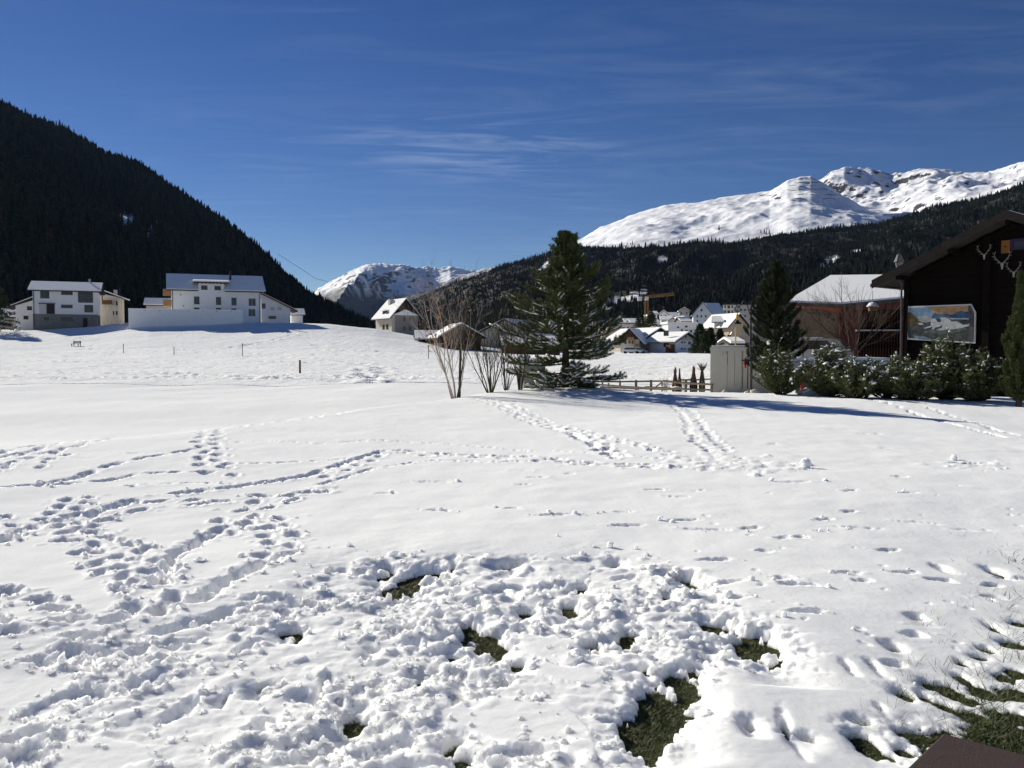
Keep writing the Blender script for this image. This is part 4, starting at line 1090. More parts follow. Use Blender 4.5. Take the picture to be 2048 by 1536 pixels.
for q in ((361.5, 589.5), (367, 612)): u, _, z = h.f(*q); h.part('wall_vent', M_DARKM, (u-.12, -.05, z-.12, u+.12, .01, z+.12))
# garden wall in front
g = House('garden_wall', 'long plain white retaining wall in front of the white house', 258, 486.8, 174, 21, 0, cat='wall')
z0 = g.h(370, 640); zt = g.h(370, 619.5)
g.body([(0, z0-3), (g.W, z0-3), (g.W, zt), (0, zt)], 'y', 0, .35, M_WHITE)
MB().box(-.03, -.04, zt, g.W+.03, .39, zt+.12).build('snow_cap', SNOW_ROOF, g.e)
for i in range(7): u = g.W*(.14+.125*i); g.part('drain_spout', M_DARKM, (u-.08, -.1, zt-.28, u+.08, .0, zt-.16))
# annex at its right
a = House('annex_house', 'white annex with single sloping roof at right end of the dormer house', 523, 581.5, 199, 22, 0)
W = a.W; zb = a.h(550, 636); zl = a.h(581, 617); zh = a.h(525, 588)
a.body([(0, zb-4), (W, zb-4), (W, zl), (0, zh)], 'y', 0, 7, M_WHITE)
sl = (zh-zl)/W
a.roof([(-.2, zh+.2*sl), (W+1.6, zl-1.6*sl)], 'y', -.7, 7.7, M_WOODM, .3, .12)
for q in ((541, 613.4, 549, 621), (555, 613.8, 563, 621)): a.win_px(*q, bars=1, frame=M_FRAMEW, pane=M_PALEP)
a.win_px(524, 607, 531, 617, bars=0); a.win_px(537, 632, 552, 638, bars=2)
for nm, lb, x0, x1, y0, y1, d, hh in (('garden_shed', 'small snow roofed shed right of the white annex by the dark wood', 583, 606, 629, 640, 212, 1.2), ('side_building', 'yellowish low building with snowy roof left of the dormer house', 294, 346, 610, 636, 205, 1.4)):
    s_ = House(nm, lb, x0, x1, d, 18, 0); zb = s_.h((x0+x1)/2, y1); ze = s_.h((x0+x1)/2, y0)
    s_.body([(0, zb-4), (s_.W, zb-4), (s_.W, ze), (0, ze)], 'y', 0, 6, M_WHITE if x0 > 500 else M_CREAM)
    s_.body([(.05, ze), (5.95, ze), (3, ze+hh)], 'x', .05, s_.W-.05, M_WHITE if x0 > 500 else M_CREAM, 'gable')
    s_.roof([(-.6, ze-.25), (3, ze+hh), (6.6, ze-.25)], 'x', -.7, s_.W+.7, M_ROOF, .2, .25)

# ------------------------------------------------------------------ brown chalet at the foot of the hill
h = House('chalet', 'chalet with dormer and big chimney standing below the brow of the meadow', 784, 836, 226, 32, 0)
W = h.W; zb = h.h(790, 666); zc = h.h(784, 630.5); zp = h.h(814, 600); D = 10.5
h.body([(0, zb-4), (W, zb-4), (W, zc), (0, zc)], 'y', 0, D, mat('greyish_render', (0.27, 0.25, 0.22), 0.9, 0.06, 0.8))
h.part('corner_panel', M_BEIGE, (-.03, -.03, zb-4, .8, D, zc-.02))
h.body([(0, zc), (W, zc), (W/2, zp)], 'y', .05, D-.05, M_WOODD, 'gable')
sl = (zp-zc)/(W/2)
h.roof([(-1.0, zc-sl*1.0+.05), (W/2, zp+.05), (W+1.2, zc-sl*1.2+.05)], 'y', -1.1, D+1, M_ROOF, .22, .25)
for q in ((807, 634.5, 810.5, 642), (818, 634.5, 821.5, 642), (807, 653, 810.5, 661), (818, 653, 821.5, 661)): h.win_px(*q, bars=0, fw=.05)
for y0, y1, dz in ((2.2, 3.6, 0), (4.6, 6.0, 0)):
    h.window(y0, zb+4.1, y1, zb+5.5, face='x', at_=-.03, out_=-1); h.window(y0, zb+1.0, y1, zb+2.3, face='x', at_=-.03, out_=-1)
dz = zc+1.0
dm = h.part('dormer', M_WOODD, (.25, 4.2, zc-.2, 2.5, 6.6, zc+1.3)); MB().box(-.3, 3.9, zc+1.32, 2.9, 6.9, zc+1.62).build('dormer_snow', SNOW_ROOF, dm)
h.part('chimney', M_BEIGE, (W*.30, 6.2, zc, W*.30+1.1, 7.5, zp+.5))
MB().prism([(0, zc+.05), (W*.5, zc+1.6), (W, zc+.05)], 'y', -.6, .0).build('porch_snow', SNOW_ROOF, h.e)

# ------------------------------------------------------------------ farm roofs in the hollow behind the birch
def barn(label, pxl, pxr, d, ang, yb, ye, yp, wallm, gx=True, snow=.25, depth=9):
    b = House('farm_barn', label, pxl, pxr, d, ang, 0, cat='barn', group='farm roofs behind the birch')
    W = b.W; xm = (pxl+pxr)/2; zb = b.h(xm, yb); ze = b.h(xm, ye); zp = b.h(xm, yp)
    b.body([(0, zb-3), (W, zb-3), (W, ze), (0, ze)], 'y', 0, depth, wallm)
    if gx:
        b.body([(.03, ze), (depth-.03, ze), (depth/2, zp-.1)], 'x', .05, W-.05, wallm, 'gable')
        b.roof([(-.9, ze-.9*(zp-ze)/(depth/2)), (depth/2, zp), (depth+.9, ze-.9*(zp-ze)/(depth/2))], 'x', -.7, W+.7, M_ROOF, .2, snow)
    else:
        b.body([(.03, ze), (W-.03, ze), (W/2, zp-.1)], 'y', .05, depth-.05, wallm, 'gable')
        b.roof([(-.9, ze-.9*(zp-ze)/(W/2)), (W/2, zp), (W+.9, ze-.9*(zp-ze)/(W/2))], 'y', -.7, depth+.7, M_ROOF, .2, snow)
    return b
barn('dark gabled barn with sunlit snowy left roof behind the birch', 884, 962, 160, 14, 690, 672, 650, M_WOODD, False, .3, 12)
barn('low barn with long snowy roof below the chalet', 836, 905, 172, 8, 690, 678, 664, M_WOODD, True, .3, 9)
b = barn('wide grey barn with pale gable wall behind the leafless shrubs', 946, 1076, 185, -20, 700, 672, 640, M_BEIGE, False, .2, 16)
barn('long low farm building with snowy roof behind the stone pine', 1010, 1120, 150, 4, 706, 690, 676, M_WOODM, True, .25, 8)

# ------------------------------------------------------------------ village across the meadow
def vhouse(name, label, pxl, pxr, d, ang, yb, ye, yp, wm, ridge='y', depth=9, wins=(), roofm=None, snow=.25, gm=None, oh=.8, bars=0, side=()):
    v = House(name, label, pxl, pxr, d, ang, 0, group='houses of the village')
    W = v.W; xm = (pxl+pxr)/2; zb = v.h(xm, yb); ze = v.h(xm, ye); zp = v.h(xm, yp)
    v.body([(0, zb-6), (W, zb-6), (W, ze), (0, ze)], 'y', 0, depth, wm)
    if ridge == 'y':
        v.body([(.02, ze), (W-.02, ze), (W/2, zp-.08)], 'y', .04, depth-.04, gm or wm, 'gable'); s_ = (zp-ze)/(W/2)
        v.roof([(-oh, ze-oh*s_), (W/2, zp), (W+oh, ze-oh*s_)], 'y', -oh, depth+oh, roofm, .22, snow)
    elif ridge == 'x':
        v.body([(.02, ze), (depth-.02, ze), (depth/2, zp-.08)], 'x', .04, W-.04, gm or wm, 'gable'); s_ = (zp-ze)/(depth/2)
        v.roof([(-oh, ze-oh*s_), (depth/2, zp), (depth+oh, ze-oh*s_)], 'x', -oh, W+oh, roofm, .22, snow)
    else:
        r = v.part('flat_roof', roofm or M_ROOF, (-.4, -.4, ze, W+.4, depth+.4, ze+.3)); v.part('roof_snow', SNOW_ROOF, (-.3, -.3, ze+.305, W+.3, depth+.3, ze+.3+max(snow, .05)), parent=r)
    for q in wins: v.win_px(*q, bars=bars, fw=.08)
    for (y0, z0, y1, z1) in side: v.window(y0, zb+z0, y1, zb+z1, face='x', at_=0, out_=-1, bars=bars)
    v.zb, v.ze, v.zp = zb, ze, zp
    return v
v = vhouse('chalet', 'village chalet with larch gable and balcony facing the meadow', 1241, 1279, 205, -18, 706, 679, 659, M_CREAM, 'y', 12, [(1249, 682, 1253, 688), (1257, 681, 1261, 687), (1263, 681, 1267, 688), (1249, 695, 1253, 701), (1257, 695, 1261, 701), (1264, 695, 1268, 701)], None, .25, M_WOODM, 1.3)
u0, _, z0 = v.f(1256, 680); u1, _, z1 = v.f(1270, 674); v.part('balcony', M_WOODL, (u0, -1.1, z0, u1, -1.0, z1), (u0, -1.0, z0, u1, 0, z0+.12))
u0, _, z0 = v.f(1270, 695); u1, _, z1 = v.f(1280, 688); v.part('balcony', M_WOODL, (u0, -1.1, z0, u1, -1.0, z1), (u0, -1.0, z0, u1, 0, z0+.12)); v.part('porch_post', M_WOODL, (u0, -1.05, v.zb-1, u0+.2, -.85, v.ze))
v = vhouse('chalet', 'brown chalet with dark timber gable and long snowy roof beside the larch chalet', 1283, 1350, 212, 24, 706, 680, 658, M_BEIGE, 'y', 17, [(1289, 682, 1294, 689), (1289, 696, 1294, 702), (1304, 697, 1308, 702)], None, .25, M_WOODM, 1.1)
v = vhouse('white_house', 'small white village house with snowy gable roof at the meadow edge', 1352, 1391.5, 200, 30, 706, 681, 667, M_WHITE, 'y', 9.5, [(1362, 683, 1366, 686.5), (1368, 683, 1371, 686.5), (1376, 683, 1382, 689), (1362, 696, 1366, 699), (1368, 696, 1371, 699), (1376, 696, 1382, 702), (1370, 672, 1373, 676)], None, .3, M_BEIGE, 1.1, 0, [(2.6, 4.0, 4.4, 5.3), (2.6, 1.4, 4.4, 2.7)])
v.part('porch', M_WOODM, (-1.2, .5, v.zb, -.02, 2.2, v.zb+1.9))
vhouse('flat_roofed_block', 'long white flat roofed block behind the small white village house', 1336, 1392, 262, 14, 676, 648, 640, M_WHITE, 'flat', 14, [(1354, 653, 1358, 656), (1362, 658, 1365, 666), (1370, 651, 1375, 655), (1371, 660, 1376, 665), (1380, 660, 1384, 665)], M_WHITE, .3)
vhouse('flat_roofed_block', 'pale block with sunlit left wall behind the brown chalet', 1314, 1334, 268, -34, 676, 647, 640, M_CREAM, 'flat', 8, [(1318, 650, 1322, 653), (1326, 650, 1331, 653)], M_WHITE, .25)
vhouse('flat_roofed_block', 'apricot block with flat dark roof right of the stone pine', 1206, 1224, 275, -30, 684, 656, 650, M_PINK, 'flat', 9, [(1212, 660, 1214.5, 664), (1212, 668, 1214.5, 672), (1219, 660, 1221, 664)], None, .12)
vhouse('flat_roofed_block', 'grey brown block joined behind the apricot block', 1224, 1246, 282, 16, 684, 656, 650, M_TAN, 'flat', 10, [(1230, 660, 1233, 664)], None, .12)
vhouse('flat_roofed_block', 'yellow block with snowy flat roof behind the larch chalet', 1238, 1272, 300, -12, 676, 648, 640, M_CREAM, 'flat', 10, [(1244, 654, 1248, 658), (1254, 654, 1258, 658), (1262, 654, 1266, 658)], None, .3)
vhouse('flat_roofed_block', 'white block with long snowy roof behind the village chalets', 1268, 1316, 310, 6, 676, 650, 640, M_GREYB, 'flat', 10, [(1276, 655, 1282, 659), (1290, 655, 1295, 659), (1303, 652, 1306, 658)], None, .35)
v = vhouse('church_like_house', 'tall grey blue house with steep front gable above the village', 1386, 1424, 340, -10, 672, 628, 605, M_GREYB, 'y', 14, [(1393, 630, 1396, 635), (1401, 630, 1404, 635), (1410, 630, 1413, 635), (1401, 618, 1405, 623), (1393, 640, 1396, 645), (1410, 640, 1413, 645)], None, .12, None, .6)
vhouse('hotel_wing', 'long wing with snowy dark roof right of the grey blue gabled house', 1424, 1446, 344, 8, 660, 627, 606, M_GREYB, 'x', 13, [(1428, 632, 1431, 636), (1438, 632, 1441, 636)], None, .15)
v = vhouse('hotel', 'cream hotel with bay windows and dark flat roof behind the lamp post', 1446, 1470, 372, -16, 656, 610, 600, M_CREAM, 'flat', 12, [(1449, 611, 1452, 616), (1455, 611, 1460, 617), (1463, 611, 1466, 616), (1449, 621, 1452, 626), (1455, 621, 1460, 627), (1463, 621, 1466, 626)], M_ROOF, .02)
vhouse('hotel', 'shaded grey hotel wing behind the scrolled lamp post', 1470, 1512, 378, 12, 656, 610, 600, M_BEIGE, 'flat', 12, [(1480, 618, 1484, 622), (1488, 618, 1492, 622), (1480, 630, 1484, 634), (1488, 630, 1492, 634)], M_ROOF, .02)
vhouse('tan_house', 'tan house with hipped snowy roof left of the lamp post', 1458, 1494, 250, 20, 690, 650, 629, M_TAN, 'y', 13, [(1448, 640, 1452, 645)], None, .25, None, 1.0)
vhouse('tan_house', 'small cream dormered house left of the tan house', 1428, 1456, 255, -14, 690, 644, 634, M_CREAM, 'x', 8, [(1446, 649, 1451, 655), (1446, 660, 1451, 666), (1434, 650, 1438, 655)], None, .3)
vhouse('snowy_roofed_shed', 'shed roof thick with snow behind the concrete wall', 1464, 1484, 70, 0, 705, 691, 683, M_BEIGE, 'x', 4, [], None, .2, None, .3)
for i, (pxl, pxr, d, ye, wm) in enumerate([(1318, 1336, 520, 628, M_WHITE), (1340, 1356, 540, 632, M_CREAM), (1356, 1380, 480, 640, M_TAN), (1322, 1344, 470, 640, M_WHITE), (1290, 1310, 560, 636, M_BEIGE), (1250, 1275, 560, 644, M_CREAM), (1358, 1378, 560, 622, M_BEIGE)]):
    vhouse('hillside_house', ['small white house highest on the slope left of the grey blue house', 'tiny cream house in the middle of the hillside houses', 'tan house with snowy roof just left of the grey blue gabled house', 'white house lowest of the hillside group above the flat roofs',
            'beige hillside house partly behind the tall village spruces', 'cream hillside house left of the two tall village spruces', 'beige hillside house nearest the gable of the grey blue house'][i], pxl, pxr, d, [-10, 8, 14, -6, 10, 4, -8][i], ye+16, ye, ye-6, wm, 'x' if i % 2 else 'y', 10,
            [(pxl+3, ye+2, pxl+5.5, ye+6), (pxr-6, ye+2, pxr-3.5, ye+6)], None, .5)
for i, (pxl, pxr, d, yb, ye, yp, wm, lb) in enumerate([(1300, 1318, 430, 660, 645, 639, M_TAN, 'ochre house between the tall village spruces and the hillside houses'), (1338, 1352, 420, 652, 641, 636, M_CREAM, 'cream house tucked above the long white flat roofed block'),
        (1362, 1380, 400, 655, 642, 635, M_BEIGE, 'beige house left below the grey blue gabled house'), (1228, 1240, 430, 664, 648, 643, M_CREAM, 'cream house above the apricot block'), (1262, 1276, 480, 656, 645, 640, M_WHITE, 'white house left of the crane mast base'),
        (1410, 1432, 300, 676, 652, 643, M_TAN, 'ochre house below the grey blue gabled house'), (1304, 1314, 600, 636, 627, 623, M_WHITE, 'tiny white house highest right of the crane')]):
    vhouse('village_house', lb, pxl, pxr, d, [12, -8, 6, -14, 9, -6, 4][i], yb, ye, yp, wm, 'y' if i % 2 else 'x', 9, [(pxl+2.5, ye+2, pxl+4.5, ye+5.5), (pxr-5, ye+2, pxr-3, ye+5.5)], None, .35)
# tower crane
def crane():
    p = at(1293, 640, 420); e = thing('tower_crane', 'yellow tower crane rising over the village roofs', 'crane', (p.x, p.y, p.z))
    k = 420/FPX; m = mat('crane_yellow', (0.20, 0.115, 0.04), 0.6, 0.1, 3)
    zt = (640-601)*k
    mb = MB()
    for sx, sy in ((-.7, -.7), (.7, -.7), (.7, .7), (-.7, .7)): mb.box(sx-.15, sy-.15, -8, sx+.15, sy+.15, zt)
    for i in range(8):
        z = i*zt/8
        mb.tube([(-.7, -.7, z), (.7, -.7, z+zt/8)], .09, 4); mb.tube([(.7, .7, z), (-.7, .7, z+zt/8)], .09, 4); mb.tube([(-.7, .7, z), (-.7, -.7, z+zt/8)], .09, 4)
    mb.build('mast', m, e)
    jb = MB(); L = (1348-1293)*k
    z1 = zt+1.2
    for y, z in ((-.7, 0), (.7, 0), (0, 1.3)): jb.tube([(0, y, z1+z), (L, y, z1+z+1.3)], .13, 4)
    n = 16
    for i in range(n):
        x0, x1 = i*L/n, (i+1)*L/n; s0, s1 = 1.3*i/n, 1.3*(i+1)/n
        jb.tube([(x0, -.7, z1+s0), ((x0+x1)/2, 0, z1+1.3+(s0+s1)/2), (x1, -.7, z1+s1)], .07, 4); jb.tube([(x0, .7, z1+s0), ((x0+x1)/2, 0, z1+1.3+(s0+s1)/2), (x1, .7, z1+s1)], .07, 4)
    jb.build('jib', m, e)
    MB().box(-4.2, -.6, z1-.2, 0, .6, z1+.4).build('counter_jib', m, e); MB().box(-4.3, -.9, z1-1.4, -2.4, .9, z1+.6).build('counterweight', M_PALEP, e); MB().box(-.8, -.8, zt, .8, .8, zt+1.8).build('cab', M_PALEP, e)
crane()
# ------------------------------------------------------------------ trees and shrubs
def leaf_mat(name, c1, c2, c3=None, rough=0.75, trans=0.0):
    m, t, b = new_mat(name); N, L = t.nodes, t.links
    g = N.new('ShaderNodeNewGeometry'); cr = N.new('ShaderNodeValToRGB')
    cr.color_ramp.elements[0].color = (*c1, 1); cr.color_ramp.elements[1].color = (*c2, 1)
    if c3: e = cr.color_ramp.elements.new(0.92); e.color = (*c2, 1); cr.color_ramp.elements[2].color = (*c3, 1)
    L.new(g.outputs['Random Per Island'], cr.inputs[0]); L.new(cr.outputs[0], b.inputs['Base Color'])
    b.inputs['Roughness'].default_value = rough; b.inputs['Specular IOR Level'].default_value = 0.25
    return m
M_PINE = leaf_mat('pine_needles', (0.042, 0.064, 0.020), (0.12, 0.145, 0.048), (0.18, 0.13, 0.055))
M_PINEB = leaf_mat('dwarf_pine_needles', (0.06, 0.085, 0.028), (0.17, 0.19, 0.07), (0.22, 0.17, 0.08))
M_PINED = leaf_mat('dark_pine_needles', (0.022, 0.036, 0.016), (0.055, 0.075, 0.03), (0.09, 0.07, 0.035))
M_BARK = mat('pine_bark', (0.075, 0.055, 0.042), 0.9, 0.35, 12, 0.6, 40)
M_BIRCH = mat('birch_bark', (0.36, 0.29, 0.22), 0.8, 0.35, 9, 0.3, 30, stretch=(1, 1, 2.5), col2=(0.55, 0.48, 0.40))
M_TWIG = mat('bare_twigs', (0.10, 0.075, 0.055), 0.85, 0.3, 10)
M_TWIGO = mat('olive_bare_twigs', (0.075, 0.068, 0.04), 0.85, 0.3, 10)
M_ORANGE = leaf_mat('withered_orange_leaves', (0.30, 0.10, 0.03), (0.45, 0.17, 0.05))

def needle_arrays(A, B, r, n, L, w, spread=0.9):
    """clothe shoots A->B with n needles each"""
    A = np.asarray(A); B = np.asarray(B); k = len(A)
    d = B-A; ln = np.linalg.norm(d, axis=1, keepdims=True); d = d/np.maximum(ln, 1e-6)
    t = r.random((k, n, 1))**0.85
    base = A[:, None]+(B-A)[:, None]*t
    rv = r.normal(size=(k, n, 3)); rv -= (rv*d[:, None]).sum(-1, keepdims=True)*d[:, None]; rv /= np.linalg.norm(rv, axis=-1, keepdims=True)
    dirn = d[:, None]*r.uniform(.35, .9, (k, n, 1)) + rv*spread
    dirn /= np.linalg.norm(dirn, axis=-1, keepdims=True)
    tip = base + dirn*L*r.uniform(.7, 1.15, (k, n, 1))
    sd = np.cross(dirn, r.normal(size=(k, n, 3))); sd /= np.linalg.norm(sd, axis=-1, keepdims=True)+1e-9
    V = np.stack([base-sd*w, base+sd*w, tip], 2).reshape(-1, 3)
    return V
def blobs(C, S, r, seed=0):
    v, f = ico(); n = len(C)
    V = v[None]*(1+0.18*r.normal(size=(n, 12, 1)))*S[:, None] + C[:, None]
    F = f[None]+(np.arange(n)*12)[:, None, None]
    return V.reshape(-1, 3), F.reshape(-1, 3)

def strips(P, D, ln, w, hgt, r):
    """flattened snow pads lying along directions D"""
    v, f = ico(); n = len(P)
    d = D/np.maximum(np.linalg.norm(D, axis=1, keepdims=True), 1e-6)
    side = np.cross(d, np.array([0, 0, 1.0])); side /= np.linalg.norm(side, axis=1, keepdims=True)+1e-6
    up = np.cross(side, d)
    q = v[None]*(1+0.22*r.normal(size=(n, 12, 1)))
    V = P[:, None] + q[..., 0:1]*d[:, None]*ln[:, None, None] + q[..., 1:2]*side[:, None]*w[:, None, None] + q[..., 2:3]*up[:, None]*hgt[:, None, None]
    F = f[None]+(np.arange(n)*12)[:, None, None]
    return V.reshape(-1, 3), F.reshape(-1, 3)
def pine(name, label, loc, H, prof, seed, whorls, per, needle=0.10, w=0.009, nn=70, snow=0.25, up=0.5, m=None, cat='tree', group=None, trunk=0.16, sub=5, droop=0.0, candle=0.34, low=0.06, rz=0, leaders=0):
    """prof: (fraction of height, branch reach in metres)"""
    r = np.random.default_rng(seed); m = m or M_PINE
    e = thing(name, label, cat, loc, rz, group)
    hs = [p[0] for p in prof]; rr = [p[1] for p in prof]
    tb = MB(); wob = [(0.03*H*0.3*math.sin(i*1.7+seed), 0.03*H*0.3*math.cos(i*2.1+seed)) for i in range(8)]
    tp = [(wob[i][0]*(i/7), wob[i][1]*(i/7), H*0.97*i/7 - (0.3 if i == 0 else 0)) for i in range(8)]
    tb.tube(tp, [trunk*(1-i/7.6)+0.012 for i in range(8)], 8).build('trunk', M_BARK, e, True)
    def tr(z):
        f = np.clip(z/(H*0.97), 0, 1)*7; i = int(min(6, f)); q = f-i
        return np.array([tp[i][0]*(1-q)+tp[i+1][0]*q, tp[i][1]*(1-q)+tp[i+1][1]*q, z])
    A = []; B = []; bb = MB(); top = []
    for k in range(whorls):
        hf = low + (0.97-low)*(k/(whorls-1))**0.95
        n = per if hf < 0.8 else max(3, per-2)
        for j in range(n):
            L = np.interp(hf, hs, rr)*r.uniform(.72, 1.12); a = 2*math.pi*(j+r.uniform(-.3, .3))/n + k*2.4
            z = H*hf + r.uniform(-.45, .45)*H/whorls; p = tr(z)
            el = up*(0.35+0.9*hf) - droop*(1-hf) + r.uniform(-.12, .12)
            pts = [p]; seg = 5
            for s in range(seg):
                ee = el + up*0.9*(s/seg)**1.5
                dv = np.array([math.cos(a)*math.cos(ee), math.sin(a)*math.cos(ee), math.sin(ee)])
                pts.append(pts[-1]+dv*L/seg)
            bb.tube(pts, [max(.006, trunk*.22*(1-s/6)*(1.1-hf)) for s in range(6)], 4, False)
            for s in range(1, seg+1):
                fr = s/seg
                if fr < 0.25 and hf < .6 and r.random() < .35: continue
                A.append(pts[s-1]); B.append(pts[s]); top.append(fr)
                for q in range(sub if s < seg else sub+2):
                    sd = r.choice([-1, 1]); ang = a + sd*r.uniform(.3, 1.0); ee = el + r.uniform(.0, .7) + up*fr*.8
                    base = pts[s-1]+(pts[s]-pts[s-1])*r.random()
                    ll = candle*r.uniform(.6, 1.15)*(0.55+0.5*(1-abs(fr-.6)))*min(1, L/0.8+.25)
                    tip = base+np.array([math.cos(ang)*math.cos(ee), math.sin(ang)*math.cos(ee), math.sin(ee)])*ll
                    A.append(base); B.append(tip); top.append(fr)
    for i in range(leaders):                      # upright candles round the top
        a = 6.28*i/leaders*1.6; hf = r.uniform(.66, .86); q = np.interp(hf, hs, rr)*r.uniform(.35, .75)
        b0 = tr(H*hf)+np.array([math.cos(a)*q, math.sin(a)*q, 0]); A.append(tr(H*(hf-.05))); B.append(b0); top.append(.9)
        A.append(b0); B.append(b0+np.array([r.uniform(-.06, .06), r.uniform(-.06, .06), r.uniform(.55, .95)])); top.append(1)
    # leader
    A.append(tr(H*.86)); B.append(tr(H*.97)+np.array([0, 0, H*.03])); top.append(1)
    A.append(tr(H*.76)); B.append(tr(H*.88)); top.append(1)
    A = np.array(A); B = np.array(B); top = np.array(top)
    bb.build('branches', M_BARK, e)
    V = needle_arrays(A, B, r, nn, needle, w); link('needles', raw_mesh('needles', V, np.arange(len(V)).reshape(-1, 3)), e, m)
    if snow > 0:
        d = B-A; flat = np.abs(d[:, 2])/np.linalg.norm(d, axis=1)
        pick = (r.random(len(A)) < snow*np.clip(1.25-1.7*flat, 0, 1)*np.clip(1.15-A[:, 2]/H, .12, 1)) & (top > .4)
        C = (A*.45+B*.55)[pick]; C[:, 2] += needle*.5; n = len(C)
        dd = d[pick]; dl = np.linalg.norm(dd, axis=1)
        if n:
            v, f = strips(C, dd, dl*r.uniform(.35, .62, n), needle*np.exp(r.normal(-.55, .4, n)), needle*r.uniform(.18, .34, n), r); link('snow_on_branches', raw_mesh('snow_on_branches', v, f, True), e, SNOW_ROOF)
    return e
def on_ground(px, d, dz=0.0):
    x = ray(px, 700)[0]*d
    return (x, d, gz(x, d)+0.13+dz)
pine('stone_pine', 'tall dark green stone pine with snow on its branches in the middle', on_ground(1131, 33.5), 5.85,
     [(0.03, 1.3), (.10, 2.2), (.2, 2.15), (.32, 2.45), (.42, 2.1), (.52, 2.05), (.62, 1.75), (.67, .95), (.75, .62), (.85, .5), (1.0, .15)], 11, 15, 7, .11, .011, 84, 1.2, .42, trunk=.15, sub=4, candle=.56, low=.03, leaders=16, droop=.42)
pine('conifer', 'slender dark conifer beside the lamp post and concrete wall', on_ground(1549, 39), 5.9,
     [(.05, 1.3), (.2, 1.6), (.4, 1.5), (.6, 1.15), (.75, .85), (.85, .6), (1, .12)], 23, 18, 6, .10, .011, 52, .10, .55, M_PINED, trunk=.12, sub=5, candle=.30, low=.12)
pine('young_pine', 'dense bright green young pine at the right edge of the garden', on_ground(2040, 29), 4.3,
     [(.03, .75), (.2, .85), (.5, .72), (.75, .5), (.9, .32), (1, .1)], 37, 20, 7, .09, .008, 70, .06, .95, trunk=.09, sub=6, candle=.3, low=.04)
def bush(label, px, d, H, rad, seed, snow=.5, n=26, m=None, cat='shrub'):
    """dwarf mountain pine: many upswept stems from one foot"""
    r = np.random.default_rng(seed); H *= 1.12; rad *= 1.2; n = int(n*1.25)
    e = thing('dwarf_pine', label, cat, on_ground(px, d, -.05), 0, 'snow dusted dwarf pines in front of the chalet')
    A = []; B = []; bb = MB()
    for i in range(n):
        a = r.uniform(0, 6.28); q = r.random()**.6; L = H*r.uniform(.75, 1.08); rr = rad*q
        p = np.array([r.uniform(-.15, .15), r.uniform(-.15, .15), 0]); pts = [p]
        tgt = np.array([math.cos(a)*rr, math.sin(a)*rr, L*(1-.55*q*q)])
        for s in range(1, 6):
            f = s/5; mid = tgt*f; mid[2] = tgt[2]*f**1.35; mid[:2] = tgt[:2]*f**.75
            pts.append(p*(1-f)+mid+r.normal(0, .03, 3))
        bb.tube(pts, [.028*(1-s/7) for s in range(6)], 4, False)
        for s in range(2, 6):
            A.append(pts[s-1]); B.append(pts[s])
            for k in range(7):
                base = pts[s-1]+(pts[s]-pts[s-1])*r.random(); an = r.uniform(0, 6.28); el = r.uniform(.1, 1.3)
                A.append(base); B.append(base+np.array([math.cos(an)*math.cos(el), math.sin(an)*math.cos(el), math.sin(el)])*r.uniform(.14, .32))
    A = np.array(A); B = np.array(B)
    bb.build('stems', M_BARK, e)
    V = needle_arrays(A, B, r, 46, .075, .0085); link('needles', raw_mesh('needles', V, np.arange(len(V)).reshape(-1, 3)), e, m or M_PINEB)
    zz = B[:, 2]/H; pick = r.random(len(A)) < snow*.5*np.clip(zz-.15, 0, 1)**1.1; C = (A*.3+B*.7)[pick]; C[:, 2] += .035; k = len(C); D = (B-A)[pick]; D[:, 2] *= .4
    v, f = strips(C, D, np.exp(r.normal(-2.55, .4, k)), np.exp(r.normal(-3.1, .4, k)), np.exp(r.normal(-3.7, .3, k)), r); link('snow_on_branches', raw_mesh('snow_on_branches', v, f, True), e, SNOW_ROOF)
    return e
bush('loose dwarf pine at the foot of the dark conifer', 1563, 34.5, 1.8, 1.05, 1, .5, 22)
bush('round dwarf pine left end of the hedge, beside the red posted shelter', 1664, 33.4, 1.75, 1.15, 2, .9, 34)
bush('low dwarf pine second from the left in the hedge', 1716, 32.2, 1.35, 1.1, 3, .9, 28)
bush('dwarf pine with upright tips in the middle of the hedge', 1771, 32.6, 1.7, .9, 4, .8, 20)
bush('low spreading dwarf pine just below the left half of the painting', 1826, 31.4, 1.3, 1.15, 5, .7, 30)
bush('tallest dwarf pine below the right corner of the painting', 1893, 31.9, 2.1, 1.15, 6, .6, 44)
bush('dwarf pine between the tallest hedge bush and the young pine', 1955, 30.8, 1.6, 1.0, 7, .55, 30)

# ---- leafless trees and shrubs
def branchy(mb, p, d, L, rad, depth, r, spread, upw, tips, k=5):
    n = 4 if depth > 1 else 3
    pts = [Vector(p)]; dv = Vector(d).normalized()
    for i in range(n):
        dv = (dv + Vector((r.gauss(0, .12), r.gauss(0, .12), r.gauss(0, .08)+upw*.12))).normalized()
        pts.append(pts[-1]+dv*L/n)
    r1 = rad*.55
    mb.tube(pts, [rad+(r1-rad)*i/n for i in range(n+1)], k if depth > 1 else 3, False)
    tips.append(pts[-1])
    if depth == 0: return
    nb = r.choice((3, 4, 4)) if depth > 1 else r.choice((2, 3, 4))
    for i in range(nb):
        f = r.uniform(.3, 1.0); j = min(n-1, int(f*n)); q = pts[j].lerp(pts[j+1], f*n-j)
        a = r.uniform(0, 6.28); perp = dv.orthogonal().normalized(); perp.rotate(Matrix.Rotation(a, 3, dv))
        nd = (dv + perp*spread*r.uniform(.6, 1.2)).normalized()
        branchy(mb, q, nd, L*r.uniform(.5, .75), max(.0035, rad*(1-.45*f)*.5), depth-1, r, spread, upw, tips, k)
    branchy(mb, pts[-1], dv, L*.6, r1, depth-1, r, spread, upw, tips, k)
